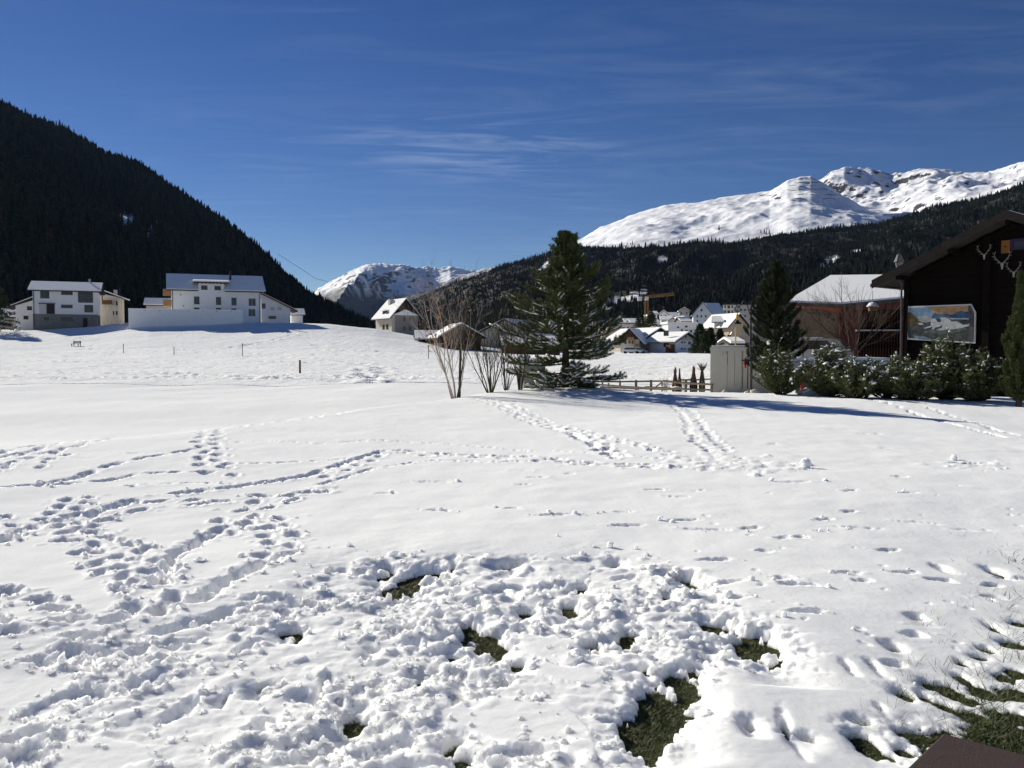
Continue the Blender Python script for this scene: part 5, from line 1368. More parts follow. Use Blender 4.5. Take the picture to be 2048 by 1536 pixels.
def birch():
    r = random.Random(4); e = thing('birch', 'slim pale barked birch with several leafless stems', 'tree', on_ground(911, 32, -.1))
    tips = []
    for i, (dx, dy, L, rad) in enumerate(((-.42, .1, 2.0, .020), (-.30, .1, 2.2, .026), (-.16, -.2, 2.4, .032), (-.02, .1, 2.6, .036), (.16, .0, 2.5, .032), (.26, -.1, 2.0, .02))):
        mb = MB(); branchy(mb, ((i-3)*.045, r.uniform(-.04, .04), 0), (dx, dy, 1), L, rad, 3, r, .55, 1.0, tips, 6)
        mb.build('stem', M_BIRCH if i != 4 else M_TWIGO, e)
    mb = MB(); mb.tube([(.14, 0, 0), (.16, .02, 1.1), (.2, 0, 2.05)], [.05, .048, .045], 7).build('support_stake', M_TWIGO, e)
    lv = []
    for i in range(150):
        t = r.choice(tips)
        if i < 110: t = Vector((r.gauss(-1.05, .22), r.gauss(0, .2), r.gauss(2.35, .35))) if i % 2 else Vector((r.gauss(-.25, .35), r.gauss(0, .3), r.gauss(2.9, .6)))
        lv.append(t)
    mb = MB()
    for t in lv:
        a = r.uniform(0, 6.28); s = r.uniform(.045, .085); u = Vector((math.cos(a), math.sin(a), r.uniform(-.6, .2)))*s; w = Vector((-math.sin(a), math.cos(a), r.uniform(-.9, .1)))*s
        mb.quad(t-u*.5, t+w*.6, t+u, t-w*.6)
    mb.build('withered_leaves', M_ORANGE, e)
birch()
def shrub(label, px, d, n, H, rad, seed, m, spread=.4, depth=2, lean=.35):
    r = random.Random(seed); e = thing('leafless_shrub', label, 'shrub', on_ground(px, d, -.1), 0, 'leafless shrubs beside the birch')
    tips = []
    for i in range(n):
        a = r.uniform(0, 6.28); q = r.random()
        mb = MB(); branchy(mb, (math.cos(a)*.12*q, math.sin(a)*.12*q, 0), (math.cos(a)*lean*q*1.6, math.sin(a)*lean*q, 1), H*r.uniform(.42, .62), rad*r.uniform(.6, 1.1), depth, r, spread, .9, tips, 4)
        mb.build('stem', m, e)
    return e
shrub('bushy leafless shrub with thick olive stems right of the birch', 982, 33, 14, 3.8, .024, 8, M_TWIGO, .5, 2)
shrub('spindly leafless shrub between the olive shrub and the stone pine', 1012, 33.5, 12, 3.6, .017, 9, M_TWIG, .5, 2)
shrub('dark leafless shrub touching the left side of the stone pine', 1040, 33.2, 8, 4.4, .024, 10, M_TWIGO, .5, 2)
def bare_tree(name, label, px, d, H, seed, rad=.06, lift=0.0):
    r = random.Random(seed); e = thing(name, label, 'tree', on_ground(px, d, -.1+lift)); tips = []
    mb = MB(); mb.tube([(0, 0, 0), (.04, .02, H*.2), (0, 0, H*.4)], [rad*1.2, rad, rad*.85], 6).build('trunk', M_TWIG, e)
    mb = MB()
    for i in range(9):
        a = 6.28*i/9+r.uniform(-.3, .3)
        branchy(mb, (0, 0, H*r.uniform(.3, .42)), (math.cos(a)*.75, math.sin(a)*.75, r.uniform(.6, 1.2)), H*.30, rad*.55, 3, r, .6, .35, tips, 4)
    mb.build('crown', M_TWIG, e)
bare_tree('bare_tree', 'small spreading leafless tree in front of the red barn', 1708, 42, 6.2, 15, .075)
bare_tree('bare_tree', 'thin leafless sapling between the dark conifer and the barn roof', 1606, 46, 5.6, 18, .04)

# ---- spruces standing among the village houses and at the meadow's left edge
def far_spruce(label, px, ytop, ybase, d, wid, seed, group='spruces among the village houses'):
    r = np.random.default_rng(seed); k = d/FPX; H = (ybase-ytop)*k; p = at(px, ybase, d)
    e = thing('spruce', label, 'tree', (p.x, p.y, p.z-1), 0, group)
    MB().tube([(0, 0, -2), (0, 0, H*.9)], [H*.025, H*.004], 6).build('trunk', M_BARK, e)
    A = []; B = []
    for i in range(420):
        f = r.random()**.8; z = H*(.05+.93*f); L = wid*1.5*k*.5*(1-f)**.7*r.uniform(.5, 1.15)+.03*H; a = r.uniform(0, 6.28)
        A.append((math.cos(a)*L*.25, math.sin(a)*L*.25, z)); B.append((math.cos(a)*L, math.sin(a)*L, z-L*.12+.0*H))
    V = needle_arrays(np.array(A), np.array(B), r, 16, H*.05, H*.013, .8)
    link('crown', raw_mesh('crown', V, np.arange(len(V)).reshape(-1, 3)), e, M_PINED)
for a in (('dark village spruce left of the crane mast', 1281, 619, 660, 250, 28, 1), ('broad village spruce right of the crane mast', 1302, 615, 662, 245, 28, 2), ('tall spruce between the white house and the concrete wall', 1400, 638, 708, 190, 34, 3), ('dark spruce left of the tan house', 1421, 645, 708, 186, 26, 4),
          ('bushy spruce in front of the tan house', 1440, 648, 708, 184, 30, 5), ('round topped spruce beside the concrete wall', 1458, 660, 708, 180, 26, 6), ('shadowy spruce just right of the stone pine', 1226, 630, 668, 330, 24, 7), ('low spruce behind the small white house', 1392, 664, 708, 194, 20, 8), ('dark spruce filling the gap left of the concrete wall', 1411, 652, 708, 182, 26, 10), ('bluish spruce right of the tan house front', 1478, 664, 708, 176, 26, 11)): far_spruce(*a)
far_spruce('dark spruce cut by the left edge of the picture', -18, 545, 652, 178, 70, 9, 'spruces at the meadow edge')

for o in list(bpy.data.objects):
    if o.name.split('.')[0] in ('snow_on_branches', 'needles', 'branches', 'withered_leaves', 'twigs'): o['kind'] = 'stuff'
# ------------------------------------------------------------------ chalet on the right
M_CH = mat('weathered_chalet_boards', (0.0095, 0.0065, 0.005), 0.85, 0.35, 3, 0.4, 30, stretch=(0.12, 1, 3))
M_CHR = mat('chalet_fascia', (0.030, 0.024, 0.021), 0.8, 0.25, 4, 0.3, 20)
M_BONE = mat('bleached_bone', (0.34, 0.32, 0.28), 0.7, 0.15, 12)
M_RED = mat('barn_red', (0.30, 0.050, 0.035), 0.85, 0.15, 2)
M_REDB = mat('dark_red_boards', (0.10, 0.022, 0.020), 0.85, 0.35, 3, 0.3, 20, stretch=(3, 3, 0.2))
M_GREYW = mat('grey_weathered_boards', (0.036, 0.026, 0.021), 0.9, 0.4, 3, 0.4, 20, stretch=(3, 3, 0.15))
CH_A = R(-50)
PK = Vector((ray(2014, 422)[0]*36.0, 36.0, CAMZ+ray(2014, 422)[2]*36.0))
ex = Vector((math.cos(CH_A), math.sin(CH_A), 0)); ey = Vector((-math.sin(CH_A), math.cos(CH_A), 0))
gzc = gz(18, 38)
org = PK + ey*1.1; org.z = gzc
CH = thing('timber_chalet', 'dark timber chalet with wide gable roof at the right edge', 'chalet', org, CH_A)
HP = PK.z - gzc; SL = 0.44; HWd = 4.75; EV = 5.75; DP = 11.0      # local x is measured from the ridge, y into the house
zw = HP - .35
def chp(px, py, y=0.0):
    """photograph pixel -> (x, z) on the chalet plane at local y"""
    r = Vector(ray(px, py)); C = Vector((0, 0, CAMZ)); t = (ey.dot(org-C)+y)/ey.dot(r); p = C+r*t-org
    return p.dot(ex), p.z
# log walls: every course is a board of its own on the gable
nb = 26; hb = (zw-.1)/nb
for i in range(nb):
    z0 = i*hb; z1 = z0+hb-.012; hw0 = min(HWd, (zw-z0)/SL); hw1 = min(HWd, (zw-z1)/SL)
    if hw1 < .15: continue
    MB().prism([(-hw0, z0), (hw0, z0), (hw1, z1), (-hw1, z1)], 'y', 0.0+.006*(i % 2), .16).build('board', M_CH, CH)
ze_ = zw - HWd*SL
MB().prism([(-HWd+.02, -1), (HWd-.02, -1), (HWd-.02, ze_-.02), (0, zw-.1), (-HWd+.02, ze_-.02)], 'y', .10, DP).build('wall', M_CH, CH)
def slab(x0, x1, y0, y1, dz0, dz1, name, m, parent):
    f = lambda x: HP - abs(x)*SL
    return MB().prism([(x0, f(x0)+dz0), (x1, f(x1)+dz0), (x1, f(x1)+dz1), (x0, f(x0)+dz1)], 'y', y0, y1).build(name, m, parent)
rf = slab(-EV, 0, -1.1, DP+1, -.20, -.02, 'roof', M_ROOF, CH); rf2 = slab(0.002, EV, -1.1, DP+1, -.20, -.02, 'roof', M_ROOF, CH)
slab(-EV+.1, -.02, -.95, DP+.9, -.015, .06, 'roof_snow', SNOW_ROOF, rf); slab(.02, EV-.1, -.95, DP+.9, -.015, .06, 'roof_snow', SNOW_ROOF, rf2)
slab(-EV-.02, -2.65, -1.16, -1.105, -.36, .03, 'bargeboard', M_CHR, CH); slab(-2.63, -.0, -1.18, -1.105, -.34, .05, 'bargeboard', M_CHR, CH); slab(.004, EV, -1.18, -1.105, -.34, .05, 'bargeboard', M_CHR, CH)
for x in (-4.6, -2.3, 0, 2.3):
    z = HP-abs(x)*SL-.42
    MB().box(x-.10, -1.02, z-.1, x+.10, .0, z+.1).build('purlin', M_CH, CH)
slab(-EV-.12, -EV-.03, -1.1, DP, -.24, -.10, 'gutter', M_ZINC, CH)
MB().box(-HWd+.02, -.14, -.5, -HWd+.22, -.005, ze_+.1).build('corner_post', M_CH, CH)
x0 = chp(1968, 640)[0]; MB().box(x0, -.22, -.5, x0+.28, -.005, HP-abs(x0+.1)*SL-.35).build('post', M_CH, CH)
MB().tube([(-HWd-.28, -.3, ze_+.15), (-HWd-.1, -.12, ze_-.25), (-HWd-.08, -.1, -.2)], .05, 6).build('drainpipe', M_ZINC, CH)
# chimney on the near slope
xc, zc = chp(1798, 524, 2.0); mb = MB().lathe([(.14, zc-.9), (.14, zc-.15), (.17, zc-.15), (.17, zc-.02)], 10, (xc, 2.0, 0)); cho = mb.build('chimney', M_ZINC, CH)
MB().lathe([(.25, zc+.0), (.22, zc+.06), (.10, zc+.36), (.02, zc+.42)], 12, (xc, 2.0, 0)).build('chimney_cap', M_ZINC, cho)
# window with shutter
xa, za = chp(2003, 507); xb, zbw = chp(2021, 480); xd = chp(2062, 490)[0]
sh = MB().box(xa, -.05, za, xb, -.005, zbw).build('shutter', mat('orange_shutter', (0.26, 0.11, 0.03), .7, .15, 5, stretch=(1, 1, .2)), CH)
MB().lathe([(.045, -.002), (.045, .002)], 10).build('heart_hole', M_DOOR, sh).matrix_local = Matrix.Translation(((xa+xb)/2, -.055, (za+zbw)/2)) @ Matrix.Rotation(R(90), 4, 'X')
M_PURP = mat('violet_window_frame', (0.05, 0.035, 0.09), .7, .1, 5)
mb = MB(); fw = .12
mb.box(xb+.02, -.06, za+.1, xb+.02+fw, -.005, zbw+.03); mb.box(xd-fw, -.06, za+.1, xd, -.005, zbw+.03); mb.box(xb+.02+fw, -.06, za+.1, xd-fw, -.005, za+.2); mb.box(xb+.02+fw, -.06, zbw-.09, xd-fw, -.005, zbw+.03)
wn = mb.build('window', M_PURP, CH); MB().box(xb+.03+fw, -.03, za+.19, xd-fw-.01, -.004, zbw-.08).build('pane', M_GLASS, wn)

# ------------------------------------------------------------------ painted board on the chalet wall
def painting():
    pts = [(1808, 613), (1943, 608), (1952, 624), (1951, 687), (1815, 679)]
    L = [chp(*p, -.10) for p in pts]
    cx = sum(p[0] for p in L)/5; cz = sum(p[1] for p in L)/5
    e = thing('painted_board', 'painted board of two white resting animals under a sunset on the chalet wall', 'painting', org+ex*cx-ey*.10+Vector((0, 0, cz)), CH_A)
    def loc(px, py): a, b = chp(px, py, -.10); return a-cx, b-cz
    O = [loc(*p) for p in pts]
    MB().prism(O, 'y', -.02, .03).build('frame', mat('white_painted_frame', (0.7, 0.7, 0.66), .7, .05, 5), e)
    def shape(name, pix, col, y, col2=None, sc=4):
        m = mat('paint_'+name, col, .8, .25, sc, col2=col2)
        MB().prism([loc(*p) for p in pix], 'y', y-.0015, y).build('painted_'+name, m, e)
    shape('background', [(1811, 616), (1942, 611), (1949, 626), (1948, 684), (1817, 676)], (0.045, 0.06, 0.065), -.022, (0.16, 0.16, 0.14), 3)
    shape('blue_sky', [(1811, 616), (1863, 614), (1875, 632), (1872, 640), (1850, 645), (1834, 636), (1813, 628)], (0.16, 0.26, 0.40), -.024, (0.35, 0.48, 0.58), 3)
    shape('sunset', [(1858, 614), (1938, 611), (1938, 623), (1915, 625), (1905, 629), (1890, 630), (1880, 628), (1866, 624)], (0.60, 0.25, 0.08), -.0245, (0.65, 0.45, 0.25), 4)
    shape('mountains', [(1862, 638), (1868, 626), (1880, 629), (1893, 627), (1903, 630), (1923, 621), (1937, 626), (1938, 635), (1900, 637)], (0.06, 0.10, 0.17), -.026, (0.14, 0.24, 0.36), 6)
    shape('mist', [(1835, 632), (1860, 633), (1870, 641), (1852, 646), (1838, 642)], (0.40, 0.45, 0.42), -.0262, (0.52, 0.54, 0.46), 6)
    shape('lake', [(1898, 636.5), (1938, 636), (1938, 639), (1904, 638.5)], (0.55, 0.60, 0.62), -.0275)
    shape('cliff', [(1812, 626), (1822, 624), (1832, 634), (1845, 650), (1830, 652), (1816, 650)], (0.05, 0.06, 0.05), -.0277, (0.22, 0.15, 0.06), 6)
    shape('waterfall', [(1836, 646), (1845, 645), (1848, 650), (1840, 650)], (0.55, 0.56, 0.54), -.029)
    shape('tree_trunk', [(1936, 612), (1942, 611), (1949, 626), (1948, 684), (1938, 683), (1940, 640)], (0.10, 0.09, 0.085), -.0281, (0.17, 0.15, 0.13), 6)
    shape('blue_pool', [(1826, 671), (1850, 673), (1868, 680), (1834, 678)], (0.10, 0.20, 0.28), -.0283, (0.36, 0.46, 0.52), 8)
    shape('meadow', [(1846, 664), (1870, 656), (1930, 654), (1936, 660), (1900, 668), (1860, 668)], (0.09, 0.12, 0.11), -.0285, (0.20, 0.23, 0.20), 6)
    shape('animal_rear', [(1883, 640), (1881, 637), (1882, 634), (1885, 635.5), (1890, 634.5), (1899, 638), (1903, 643), (1914, 643), (1922, 647), (1927, 650), (1940, 647), (1939, 652), (1927, 655), (1924, 656), (1904, 659), (1890, 660), (1876, 661), (1873, 660), (1886, 654), (1880, 648)], (0.55, 0.56, 0.54), -.030, (0.72, 0.71, 0.66), 7)
    shape('animal_front', [(1862, 641), (1864, 637), (1867, 637.5), (1870, 636), (1873, 640), (1876, 644), (1884, 645), (1886, 649), (1878, 654), (1871, 655), (1868, 659), (1864, 658), (1866, 654), (1850, 657.5), (1848, 656), (1862, 651)], (0.58, 0.60, 0.60), -.032, (0.75, 0.75, 0.72), 7)
    for px, py in ((1866, 644.5), (1870, 645.5), (1883, 641), (1888, 643)):
        shape('eye', [(px-.9, py), (px+.9, py+.5), (px+.9, py+1.1), (px-.9, py+.7)], (0.03, 0.03, 0.035), -.034)
painting()

# ------------------------------------------------------------------ stag skulls under the gable
def skull(label, px, py, s):
    x, z = chp(px, py, -.28)
    e = thing('stag_skull', label, 'antlers', org+ex*x-ey*.28+Vector((0, 0, z)), CH_A, 'stag skulls on the chalet gable')
    mb = MB(); prof = [(.03, -.22), (.045, -.20), (.05, -.10), (.075, 0), (.085, .05), (.06, .10), (.02, .12)]
    mb.lathe([(a*s, b*s) for a, b in prof], 10); o = mb.build('skull', M_BONE, e, True); o.scale = (1, .7, 1); o.location.y = -.05*s
    for sg in (-1, 1):
        q = [Vector((sg*.04, -.06, .08)), Vector((sg*.17, -.10, .20)), Vector((sg*.30, -.12, .36)), Vector((sg*.36, -.10, .52)), Vector((sg*.34, -.08, .66))]
        q = [v*s for v in q]; an = MB(); an.tube(q, [.022*s, .019*s, .016*s, .013*s, .006*s], 6)
        for i, tv in ((0, (.16, -.12, -.01)), (1, (.16, -.10, .05)), (2, (.15, -.06, .04)), (3, (.12, -.04, .08)), (3, (-.07, -.04, .12))):
            b = q[i].lerp(q[i+1], .35); t = b+Vector((sg*tv[0], tv[1]*.6, tv[2]))*s; an.tube([b, b.lerp(t, .6)+Vector((0, 0, -.012*s)), t], [.014*s, .011*s, .004*s], 5)
        an.build('antler', M_BONE, e, True)
skull('highest and leftmost stag skull with antlers under the chalet gable', 1969, 512, .72)
skull('middle stag skull with widest antlers below the orange shutter', 2005, 530, .85)
skull('lowest stag skull just above the young pine', 2028, 547, .72)

# ------------------------------------------------------------------ red barn behind
def barn_red():
    k = 57/FPX
    A = at(1586, 716, 60); B = at(1681, 716, 56); Cc = at(1810, 716, 63)
    e = thing('red_barn', 'red barn with weathered board walls and a big snow covered roof', 'barn', (B.x, B.y, gz(B.x, B.y)))
    def l(px, py, d): return at(px, py, d)-e.location
    def wall(name, m, P, th=.25):
        P = [Vector(p) for p in P]; n = (P[1]-P[0]).cross(P[2]-P[0]).normalized()*th
        mb = MB(); k_ = len(P); mb.v = [tuple(p) for p in P]+[tuple(p+n) for p in P]; mb.f = [tuple(range(k_)), tuple(range(2*k_-1, k_-1, -1))]+[(i, i+k_, (i+1) % k_+k_, (i+1) % k_) for i in range(k_)]
        return mb.build(name, m, e)
    wall('left_wall', M_GREYW, [l(1586, 722, 60), l(1681, 722, 56), l(1681, 612, 56), l(1586, 608, 60)], -.3)
    wall('right_wall', M_REDB, [l(1681, 722, 56), l(1812, 722, 63), l(1812, 596, 63), l(1681, 612, 56)], -.3)
    # upright boards with gaps
    for i in range(31):
        f0, f1 = i/31, (i+.86)/31
        P = []
        for f, (pt, pb) in ((f0, (0, 0)), (f1, (0, 0))):
            d = 60-4*f; px = 1586+95*f; P.append((px, d))
        yt = lambda f: 612+12*f
        dz = .05
        wall('board', M_GREYW, [l(P[0][0], 722, P[0][1]-dz), l(P[1][0], 722, P[1][1]-dz), l(P[1][0], yt(f1), P[1][1]-dz), l(P[0][0], yt(f0), P[0][1]-dz)], -.04)
    for i in range(26):
        f0, f1 = i/26, (i+.8)/26; P = [(1683+127*f, 56+7*f) for f in (f0, f1)]; dz = .05
        wall('board', M_REDB, [l(P[0][0], 722, P[0][1]-dz), l(P[1][0], 722, P[1][1]-dz), l(P[1][0], 613-14*f1, P[1][1]-dz), l(P[0][0], 613-14*f0, P[0][1]-dz)], -.04)
    wall('red_fascia', M_RED, [l(1576, 604, 59.6), l(1681, 609, 55.5), l(1681, 625, 55.5), l(1584, 612, 59.6)], -.08)
    q1, q2, q3 = at(1682, 609, 55.2), at(1815, 596, 62.5), at(1815, 550, 100)
    nn_ = (q2-q1).cross(q3-q1); C0 = Vector((0, 0, CAMZ))
    def rp(px, py): v = Vector(ray(px, py)); return C0+v*(nn_.dot(q1-C0)/nn_.dot(v))-e.location
    def slab_(name, m, pix, dz0, dz1, par):
        P = [rp(*p) for p in pix]; k_ = len(P); mb = MB(); mb.v = [(p.x, p.y, p.z+dz0) for p in P]+[(p.x, p.y, p.z+dz1) for p in P]
        mb.f = [tuple(range(k_-1, -1, -1)), tuple(range(k_, 2*k_))]+[(i, (i+1) % k_, (i+1) % k_+k_, i+k_) for i in range(k_)]
        return mb.build(name, m, par)
    r = slab_('roof', M_ROOF, [(1572, 605), (1682, 609), (1815, 596), (1815, 550), (1660, 552)], -.22, 0, e)
    slab_('roof_snow', SNOW_ROOF, [(1574, 604.6), (1682, 608.5), (1815, 595.6), (1815, 550.6), (1661, 552.6)], .004, .14, r)
barn_red()

# timber screen with snowy shelf between barn and chalet
def screen():
    p0 = at(1716, 720, 45); e = thing('timber_screen', 'dark timber screen with two snowy shelves between barn and chalet', 'screen', (p0.x, p0.y, p0.z), R(-14)); k = 45/FPX; W = 78*k
    n = 15
    for i in range(n): MB().box(i*W/n, 0, -.5, (i+.82)*W/n, .05, 100*k).build('board', M_CH, e)
    MB().box(-.1, -.06, 61*k, W+.1, -.005, 65*k).build('rail', M_CH, e); MB().box(-.1, -.06, 97*k, W+.1, -.005, 100*k).build('rail', M_CH, e)
    sh = MB().box(-.2, -.55, 54*k, W, -.065, 57*k).build('shelf', M_CH, e); MB().box(-.18, -.53, 57*k+.003, W-.05, -.08, 60*k).build('shelf_snow', SNOW_ROOF, sh)
    sh = MB().box(-.2, -.35, 26*k, W, -.065, 28*k).build('shelf', M_CH, e)
screen()
def birdhouse():
    p = at(1745, 622, 43.5); e = thing('bird_table', 'small snow capped bird feeder hanging left of the chalet', 'bird feeder', (p.x, p.y, p.z)); k = 43.5/FPX
    MB().box(-7*k, -.12, 0, 7*k, .12, 9*k).build('box', M_WOODM, e)
    MB().lathe([(12*k, 9*k), (11*k, 11*k), (7*k, 16*k), (1*k, 18*k)], 10).build('snow_cap', SNOW_ROOF, e, True)
    MB().tube([(0, 0, 18*k), (0, 0, 40*k)], .012, 5).build('hanger', M_DARKM, e)
    MB().tube([(0, 0, 0), (0, 0, -1.9)], .03, 6).build('post', M_CH, e)
birdhouse()

# ------------------------------------------------------------------ shelter, van and snowed-in things behind the hedge
def shelter():
    d = 37.5; k = d/FPX; p = at(1582, 784, d); e = thing('open_shelter', 'low shelter with red posts and snowy metal roof behind the dwarf pines', 'shelter', (p.x, p.y, gz(p.x, p.y)), R(-4)); b = -(gz(p.x, p.y)-p.z)
    z = lambda y: at(1600, y, d).z - gz(p.x, p.y)
    W = 2.9
    r = MB().prism([(-.2, z(732)), (W+1.2, z(727)), (W+1.2, z(722)), (.1, z(722)), (-.2, z(728))], 'y', -.6, 1.9).build('roof', M_METAL, e)
    MB().prism([(-.12, z(727)), (.15, z(721.5)), (W+1.1, z(721.5)), (W+1.1, z(715)), (.7, z(714)), (.1, z(719))], 'y', -.5, 1.8).build('roof_snow', SNOW_ROOF, r)
    MB().box(0, -.4, z(737), W+1, -.32, z(732.5)).build('gutter', M_METAL, e)
    for x in (.36, 1.62, 2.7): MB().box(x-.06, -.45, -.3, x+.06, -.33, z(737)).build('post', M_RED, e)
    MB().box(.36, -.44, z(742), 2.7, -.34, z(737.5)).build('beam', M_RED, e)
    MB().box(.45, -.28, -.2, 2.6, -.2, z(741)).build('grey_panel', mat('slate_grey_panel', (0.16, 0.17, 0.18), .6, .1, 3), e)
    MB().box(.45, 1.0, -.2, 2.6, 1.06, z(740)).build('back_panel', M_STONE, e)
shelter()
def snow_mound():
    p = at(1622, 781, 34.2); r = np.random.default_rng(8); e = thing('covered_sledge', 'low tarpaulin covered load under snow in front of the shelter', 'covered load', (p.x, p.y, gz(p.x, p.y)+.1))
    k = 34.2/FPX
    MB().prism([(-24*k, 0), (26*k, 0), (24*k, 5*k), (10*k, 9*k), (-6*k, 11*k), (-20*k, 5*k)], 'y', -.35, .35).build('tarpaulin', mat('pale_tarpaulin', (0.55, 0.58, 0.56), .6, .1, 4), e)
    MB().prism([(-20*k, 5.2*k), (-6*k, 11.2*k), (10*k, 9.2*k), (24*k, 5.2*k), (22*k, 8*k), (10*k, 13*k), (-5*k, 15*k), (-18*k, 9*k)], 'y', -.3, .32).build('snow', SNOW_ROOF, e)
snow_mound()
def vehicle(name, label, px, ybase, d, L, Hh, col, rz, group=None, van=False):
    p = at(px, ybase, d); e = thing(name, label, 'van' if van else 'car', (p.x, p.y, p.z), rz, group); m = mat('paint_'+name+str(px), col, .35, .05, 3, spec=.5)
    w = .82; r_ = .31
    if van: pr = [(-L/2, .35), (L/2, .35), (L/2, .95), (L/2-.35, 1.05), (L/2-.8, Hh-.12), (L/2-1.2, Hh), (-L/2+.15, Hh), (-L/2, Hh-.15)]
    else: pr = [(-L/2, .35), (L/2, .35), (L/2, .72), (L/2-.9, .88), (L/2-1.5, Hh-.05), (L/2-2.0, Hh), (-L/2+.7, Hh), (-L/2+.1, .95), (-L/2, .8)]
    MB().prism(pr, 'y', -w, w).build('body', m, e)
    zt = Hh-.10; zl = .95 if not van else 1.15
    for s in (-1, 1):
        MB().prism([(L/2-1.05, zl), (L/2-1.45, zt), (-L/2+.85, zt), (-L/2+.4, zl)], 'y', s*(w+.002) if s < 0 else w-.02, s*(w-.02) if s < 0 else w+.002).build('side_window', M_GLASS, e)
        MB().box(L/2-.03, s*.62-.14, .62, L/2+.03, s*.62+.14, .76).build('headlight', M_PALEP, e)
        for x in (-L/2+.75, L/2-.8):
            wh = MB().lathe([(r_, -.1), (r_, .1)], 14).build('wheel', mat('tyre_rubber', (.02, .02, .02), .8), e)
            wh.matrix_local = Matrix.Translation((x, s*(w-.08), r_)) @ Matrix.Rotation(R(90), 4, 'X')
    MB().prism([(L/2-.92, zl-.03), (L/2-1.40, zt), (L/2-1.46, zt), (L/2-.98, zl-.03)], 'y', -w+.12, w-.12).build('windscreen', M_GLASS, e)
    MB().box(-L/2+.75, -w+.05, Hh+.004, L/2-1.7, w-.05, Hh+.09).build('roof_snow', SNOW_ROOF, e)
vehicle('parked_car', 'white car parked in front of the larch gabled village chalet', 1263, 707.5, 192, 4.2, 1.5, (.75, .75, .75), R(-15), 'cars by the village')
vehicle('parked_car', 'silver car parked right of the white car by the village', 1274, 707.5, 196, 4.3, 1.45, (.35, .37, .40), R(8), 'cars by the village')
vehicle('parked_van', 'silver van behind the shelter and dark conifer', 1618, 738, 50, 4.6, 1.75, (.42, .42, .43), R(-10), None, True)

# ------------------------------------------------------------------ concrete block wall with lamp post
def concrete():
    d = 42.0; p0 = at(1420, 782, d); e = thing('concrete_wall', 'tall pale concrete wall block with rust streaks beside the meadow', 'wall', (p0.x, p0.y, gz(p0.x, p0.y)-.3), R(-16)); g0 = gz(p0.x, p0.y)-.3
    z = lambda y: at(1450, y, d).z-g0
    k = d/FPX; segs = [0, 33*k, 60*k, 72*k, 100*k, 128*k]
    for i in range(5): MB().box(segs[i]+.006, 0, 0, segs[i+1]-.006, 3.0, z(702)).build('panel', M_CONC, e)
    MB().box(-.02, -.025, z(702)+.004, segs[-1]+.02, 3.05, z(694)).build('coping', M_CONC, e)
    MB().box(.05, .03, z(694)+.003, segs[-1]-.05, 2.95, z(690.5)).build('snow_cap', SNOW_ROOF, e)
    m = mat('rust_streak', (.14, .085, .05), .9, .3, 4, stretch=(6, 6, .3))
    for x, w, y0, y1 in ((62*k, .035, 700, 776), (71.5*k, .05, 704, 776), (33*k, .018, 702, 730), (77*k, .03, 720, 776), (24*k, .02, 702, 712), (30*k, .03, 702, 708), (47*k, .015, 702, 772)):
        MB().box(x, -.006, z(y1), x+w, -.002, z(y0)-.01).build('stain', m, e)
concrete()
def lamp():
    d = 38.5; p = at(1502, 783, d); g0 = gz(p.x, p.y); e = thing('lamp_post', 'scrolled iron lamp post with yellow topped bell shade', 'lamp', (p.x, p.y, g0)); k = d/FPX
    z = lambda y: at(1502, y, d).z-g0
    x = lambda px: (px-1502)*k
    MB().tube([(0, 0, -.3), (0, 0, z(715)), (x(1500), 0, z(700)), (x(1500), 0, z(612))], [.062, .060, .052, .042], 10).build('pole', mat('lamp_iron', (.075, .06, .055), .5, .2, 8, metal=.4), e)
    for yy in (716, 638, 628, 619): MB().lathe([(.05, z(yy)-.05), (.085, z(yy)), (.05, z(yy)+.05)], 10, (x(1500), 0, 0)).build('collar', M_DARKM, e)
    arm = []
    for i in range(15): t = i/14; arm.append((x(1500-2-22*t+2*math.sin(t*3)), 0, z(630-28*math.sin(min(1, t*1.25)*math.pi*.62)+ (t > .7)*(t-.7)*34)))
    MB().tube(arm, [.022]*15, 6).build('arm', M_DARKM, e)
    sp = [(x(1473+ (7-3.2*i/16)*math.cos(i*.55+2.4)), 0, z(618-(7-3.2*i/16)*math.sin(i*.55+2.4))) for i in range(17)]
    MB().tube(sp, [.017]*17, 6).build('scroll', M_DARKM, e)
    MB().tube([(x(1475), 0, z(611)), (x(1473), 0, z(628))], .015, 6).build('hanger', M_DARKM, e)
    sh = MB().lathe([(9.2*k, z(648)), (8*k, z(646.5)), (3.2*k, z(642)), (2.6*k, z(640))], 14, (x(1473), 0, 0)).build('lamp_shade', M_DARKM, e, True)
    MB().lathe([(2.6*k, z(640)), (2.8*k, z(632)), (2.0*k, z(629)), (.5*k, z(627))], 12, (x(1473), 0, 0)).build('lamp_cap', mat('lamp_yellow', (.62, .40, .05), .6, .1, 4), e, True)
    MB().box(x(1483), -.03, z(722)-.01, x(1502), .03, z(719)).build('bracket', M_DARKM, e)
lamp()
def pouch():
    d = 38.3; p = at(1490.5, 737, d); k = d/FPX; e = thing('hanging_pouch', 'dark pouch with red end hanging from the lamp post', 'pouch', (p.x, p.y, p.z))
    MB().lathe([(1.8*k, 6*k), (2.6*k, 9*k), (2.7*k, 16*k), (1.4*k, 21*k)], 8).build('sleeve', mat('dark_red_cloth', (.09, .025, .02), .9, .2, 6), e, True)
    MB().lathe([(.6*k, 0), (2.6*k, 1.2*k), (3.0*k, 3.6*k), (2.2*k, 6*k)], 10).build('red_end', mat('orange_red_cloth', (.42, .085, .04), .9, .1, 6), e, True)
    MB().tube([(0, 0, 20*k), (4*k, 0, 24*k)], .012, 5).build('cord', M_DARKM, e)
pouch()
